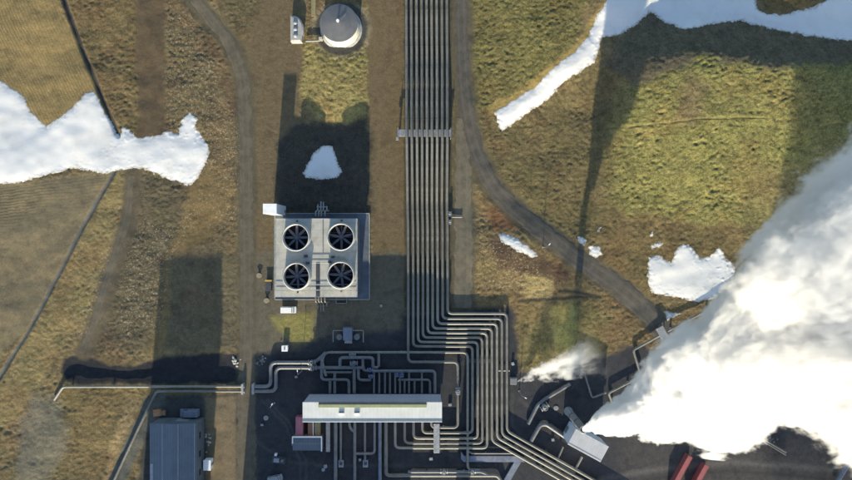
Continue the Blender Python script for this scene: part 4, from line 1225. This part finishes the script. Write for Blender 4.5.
for lb, px, py, sx_, sy_, hh, mt in (
        ('small pale junction box beside the valve yard lamp post', 296, 377, .9, .7, .9, 'steel'),
        ('low grey junction box in the gap between the hall and the nested pipes', 450, 405, 1.1, .8, .8, 'concrete'),
        ('small pale junction box just north of the small silencer', 513, 364, .8, .8, .9, 'white'),
        ('grey junction box under the cross pipe between the two drain boxes', 360, 460, .9, .9, .8, 'pipe_dull'),
        ('grey junction box between bottom header and hooked nested pipes', 431, 459, 1.2, .9, .8, 'pipe_dull'),
        ('small junction box beside the diagonal pipes west of the separator house', 553, 440, .9, .9, .9, 'steel'),
        ('lone pale junction box in the shade right of the cooling tower', 381, 306, .6, .6, .7, 'white'),
        ('dark junction box standing between dirt road and flat building', 262, 425, 1.1, .8, .9, 'dark_steel')):
    box_thing('junction_box', lb, 'junction box', px, py, sx_, sy_, hh, mt, rot=.1, group='junction boxes in the yard', parts=[('lid', (0, 0, hh, sx_ * .8, sy_ * .8, .05), 'steel')])
for lb, px, py in (('round steel manhole lid in the open yard below the lamp post', 266, 418), ('round steel manhole lid north of the separator house pipes', 556, 408)):
    x, y = W(px, py); t = thing('manhole', lb, 'manhole', (x, y, 0), 0, 'manholes in the yard')
    MB().cyl(0, 0, -.1, .8, .25, 24).build('ring', M['concrete'], t); MB().cyl(0, 0, .15, .62, .06, 24).build('lid', M['steel'], t)

# ------------------------------------------------------------------ unseen blocks added south of the frame to cast the yard's shade
def block(name, label, cat, x0, x1, yn, depth, h, mat='wall_white', roof='panel'):
    a, b_ = (x0 - 426) / PX, (x1 - 426) / PX; y1 = (240 - yn) / PX
    t = thing(name, label, cat, ((a + b_) / 2, y1 - depth / 2, 0))
    lx = b_ - a
    MB().box(0, 0, -.3, lx - .3, depth - .3, h).build('wall', M[mat], t)
    MB().box(0, 0, h - .3, lx, depth, .35).build('roof', M[roof], t, bevel=.05)
    for k in range(max(2, int(lx / 4))): MB().box(-lx / 2 + 2 + k * (lx - 4) / max(1, int(lx / 4) - 1), depth / 2 - .17, h * .55, 1.8, .1, 1.4).build('window', M['glass'], t)
    return t


block('tall_shade_block', 'tall unseen block added south of the blue roofed shed for its shade', 'building', 134, 195, 600, 26, 32)
block('long_shade_block', 'long low unseen block added south of the dark yard for its shade', 'building', 236, 400, 560, 20, 19)
block('narrow_shade_block', 'narrow unseen tower added south of the yard to shade the pipes', 'building', 448, 461, 570, 8, 24)


# ------------------------------------------------------------------ steam
def mat_steam(name, r0, slope, dens, nscale, soft, gain, thin=0.0, length=100.0, color=(1, 1, 1), fade=None, bias=0.0, warp=1.3):
    m, nt = new_mat(name); b = NB(nt)
    tc = b.n('ShaderNodeTexCoord').outputs['Object']
    sx = b.n('ShaderNodeSeparateXYZ'); b.l(tc, sx.inputs[0])
    x_, y_, z_ = sx.outputs
    R = b.math('MULTIPLY_ADD', z_, slope, r0)
    # noise whose billows grow with the plume
    sv = b.n('ShaderNodeVectorMath', operation='DIVIDE'); b.l(tc, sv.inputs[0])
    cr = b.n('ShaderNodeCombineXYZ')
    Rn = b.math('POWER', R, .6)
    for i in range(3): b.l(Rn, cr.inputs[i])
    b.l(cr.outputs[0], sv.inputs[1])
    # slow meander of the whole column, in lumps as wide as the column itself
    wn = b.n('ShaderNodeTexNoise'); wn.inputs['Scale'].default_value = nscale * .5; wn.inputs['Detail'].default_value = 1.5
    b.l(sv.outputs[0], wn.inputs['Vector'])
    ws = b.n('ShaderNodeSeparateXYZ'); b.l(wn.outputs['Color'], ws.inputs[0])
    xx = b.math('ADD', x_, b.math('MULTIPLY', b.math('MULTIPLY', b.math('SUBTRACT', ws.outputs[0], .5), R), warp))
    yy = b.math('ADD', y_, b.math('MULTIPLY', b.math('MULTIPLY', b.math('SUBTRACT', ws.outputs[1], .5), R), warp))
    r = b.math('SQRT', b.math('ADD', b.math('MULTIPLY', xx, xx), b.math('MULTIPLY', yy, yy)))
    q = b.math('DIVIDE', r, R)
    nz = b.noise(sv.outputs[0], nscale, 5, .62, .35)
    n2 = b.noise(tc, .42, 4, .65)
    nn = b.math('ADD', b.math('MULTIPLY', nz, .74), b.math('MULTIPLY', n2, .26))
    d = b.math('ADD', b.math('SUBTRACT', 1.0 + bias, q), b.math('MULTIPLY', b.math('SUBTRACT', nn, .5), gain))
    d = b.ramp(d, 0.0, soft)
    k = b.math('DIVIDE', dens, b.math('POWER', R, .7))
    d = b.math('MULTIPLY', d, k)
    if fade: d = b.math('MULTIPLY', d, b.ramp(z_, fade[0], fade[1], 1, fade[2]))
    p = b.n('ShaderNodeVolumePrincipled'); p.inputs['Color'].default_value = (*color, 1); p.inputs['Anisotropy'].default_value = .25
    b.l(d, p.inputs['Density'])
    o = b.n('ShaderNodeOutputMaterial'); b.l(p.outputs[0], o.inputs['Volume'])
    return m


def plume(name, label, p0, p1, r0, slope, mat, seed, fat=1.22, n=56, rings=70, group='steam plumes'):
    p0, p1 = Vector(p0), Vector(p1); L = (p1 - p0).length
    vs = []; r = np.random.default_rng(seed)
    for j in range(rings + 1):
        z = L * j / rings
        for i in range(n):
            a = 2 * math.pi * i / n
            R = (r0 + slope * z) * fat
            w = .16 * float(perlin(np.array([3 * math.cos(a) + seed]), np.array([3 * math.sin(a) + 7 * j / rings]))[0])
            R *= 1 + w
            vs.append((R * math.cos(a), R * math.sin(a), z))
    fs = [(j * n + i, j * n + (i + 1) % n, (j + 1) * n + (i + 1) % n, (j + 1) * n + i) for j in range(rings) for i in range(n)]
    me = bpy.data.meshes.new(name); me.from_pydata(vs, [], fs + [tuple(range(n))[::-1], tuple(range(rings * n, rings * n + n))]); me.update()
    me.materials.append(mat)
    o = bpy.data.objects.new(name, me); col.objects.link(o); o.location = p0
    o.rotation_euler = (p1 - p0).to_track_quat('Z', 'Y').to_euler()
    return tag(o, label, 'steam', group, 'thing')


ms = mat_steam('thick_steam', .9, .256, 5.0, .66, .14, 1.6, bias=-.02, color=(.982, .984, .988))
ms.cycles.volume_step_rate = .13
p0 = (*W(568.2, 411.2), 18.0); p0 = (p0[0] + .2, p0[1], 18.4)
plume('steam_plume', 'huge white steam plume drifting from the vent stack across the lower right', p0, (89.5, -4.6, 102.5), .9, .256, ms, 3, fat=1.36)
ms2 = mat_steam('thin_steam', .5, .36, 1.5, .8, .5, 4.2, fade=(14, 30, 0.0), bias=-.42)
ms2.cycles.volume_step_rate = .16
a0 = (*W(517, 381), 1.0)
plume('steam_jet', 'small wispy steam jet blowing north-east from the silencer box', a0, (*W(604, 346, 8), 8.0), .5, .36, ms2, 5, rings=40, n=36)

# unseen steam cloud added beyond the south-east corner to thinly shade the hill
m3, nt3 = new_mat('thin_even_steam'); b3 = NB(nt3)
pv = b3.n('ShaderNodeVolumePrincipled'); pv.inputs['Density'].default_value = .06; pv.inputs['Color'].default_value = (1, 1, 1, 1)
o3 = b3.n('ShaderNodeOutputMaterial'); b3.l(pv.outputs[0], o3.inputs['Volume']); m3.cycles.homogeneous_volume = True
plume('shade_cloud', 'unseen steam cloud added beyond the bottom right corner to shade the hill', ((838 - 426) / 3, (240 - 590) / 3, 14), ((828 - 426) / 3, (240 - 575) / 3, 70), 30, 0, m3, 9, fat=1.0, rings=24)

# ------------------------------------------------------------------ light, sky, camera
w = bpy.data.worlds.new('World'); sc.world = w; w.use_nodes = True
nt = w.node_tree; nt.nodes.clear(); b = NB(nt)
sky = b.n('ShaderNodeTexSky', sky_type='NISHITA'); sky.sun_disc = False
sky.sun_elevation = SUN_EL; sky.sun_rotation = math.pi + SUN_AZ; sky.air_density = 1.0; sky.dust_density = .7; sky.ozone_density = 1.6
bg = b.n('ShaderNodeBackground', i_Strength=.125); b.l(sky.outputs[0], bg.inputs['Color'])
o = b.n('ShaderNodeOutputWorld'); b.l(bg.outputs[0], o.inputs['Surface'])
sl = bpy.data.lights.new('sun', 'SUN'); sl.energy = 4.0; sl.angle = math.radians(.5); sl.color = (1.0, .89, .66)
so = bpy.data.objects.new('sun', sl); col.objects.link(so)
dv = Vector((math.cos(SUN_EL) * math.sin(SUN_AZ), math.cos(SUN_EL) * math.cos(SUN_AZ), -math.sin(SUN_EL)))
so.rotation_euler = dv.to_track_quat('-Z', 'Y').to_euler(); so.location = (0, -120, 150)
cam = bpy.data.cameras.new('camera'); co = bpy.data.objects.new('camera', cam); col.objects.link(co)
cam.sensor_width = 36; cam.lens = 36 * CAMH * PX / 852.0; cam.clip_end = 6000; cam.clip_start = 1
co.location = (0, 0, CAMH); co.rotation_euler = (0, 0, 0); sc.camera = co
vs_ = sc.view_settings; sc.display_settings.display_device = 'sRGB'
vs_.view_transform = 'Standard'; vs_.look = 'None'; vs_.exposure = 1.22; vs_.gamma = 1.0; vs_.use_curve_mapping = False
sc.cycles.volume_bounces = 10; sc.cycles.max_bounces = 14; sc.cycles.diffuse_bounces = 3; sc.cycles.volume_step_rate = 1.0; sc.cycles.volume_max_steps = 512
sc.cycles.use_denoising = True
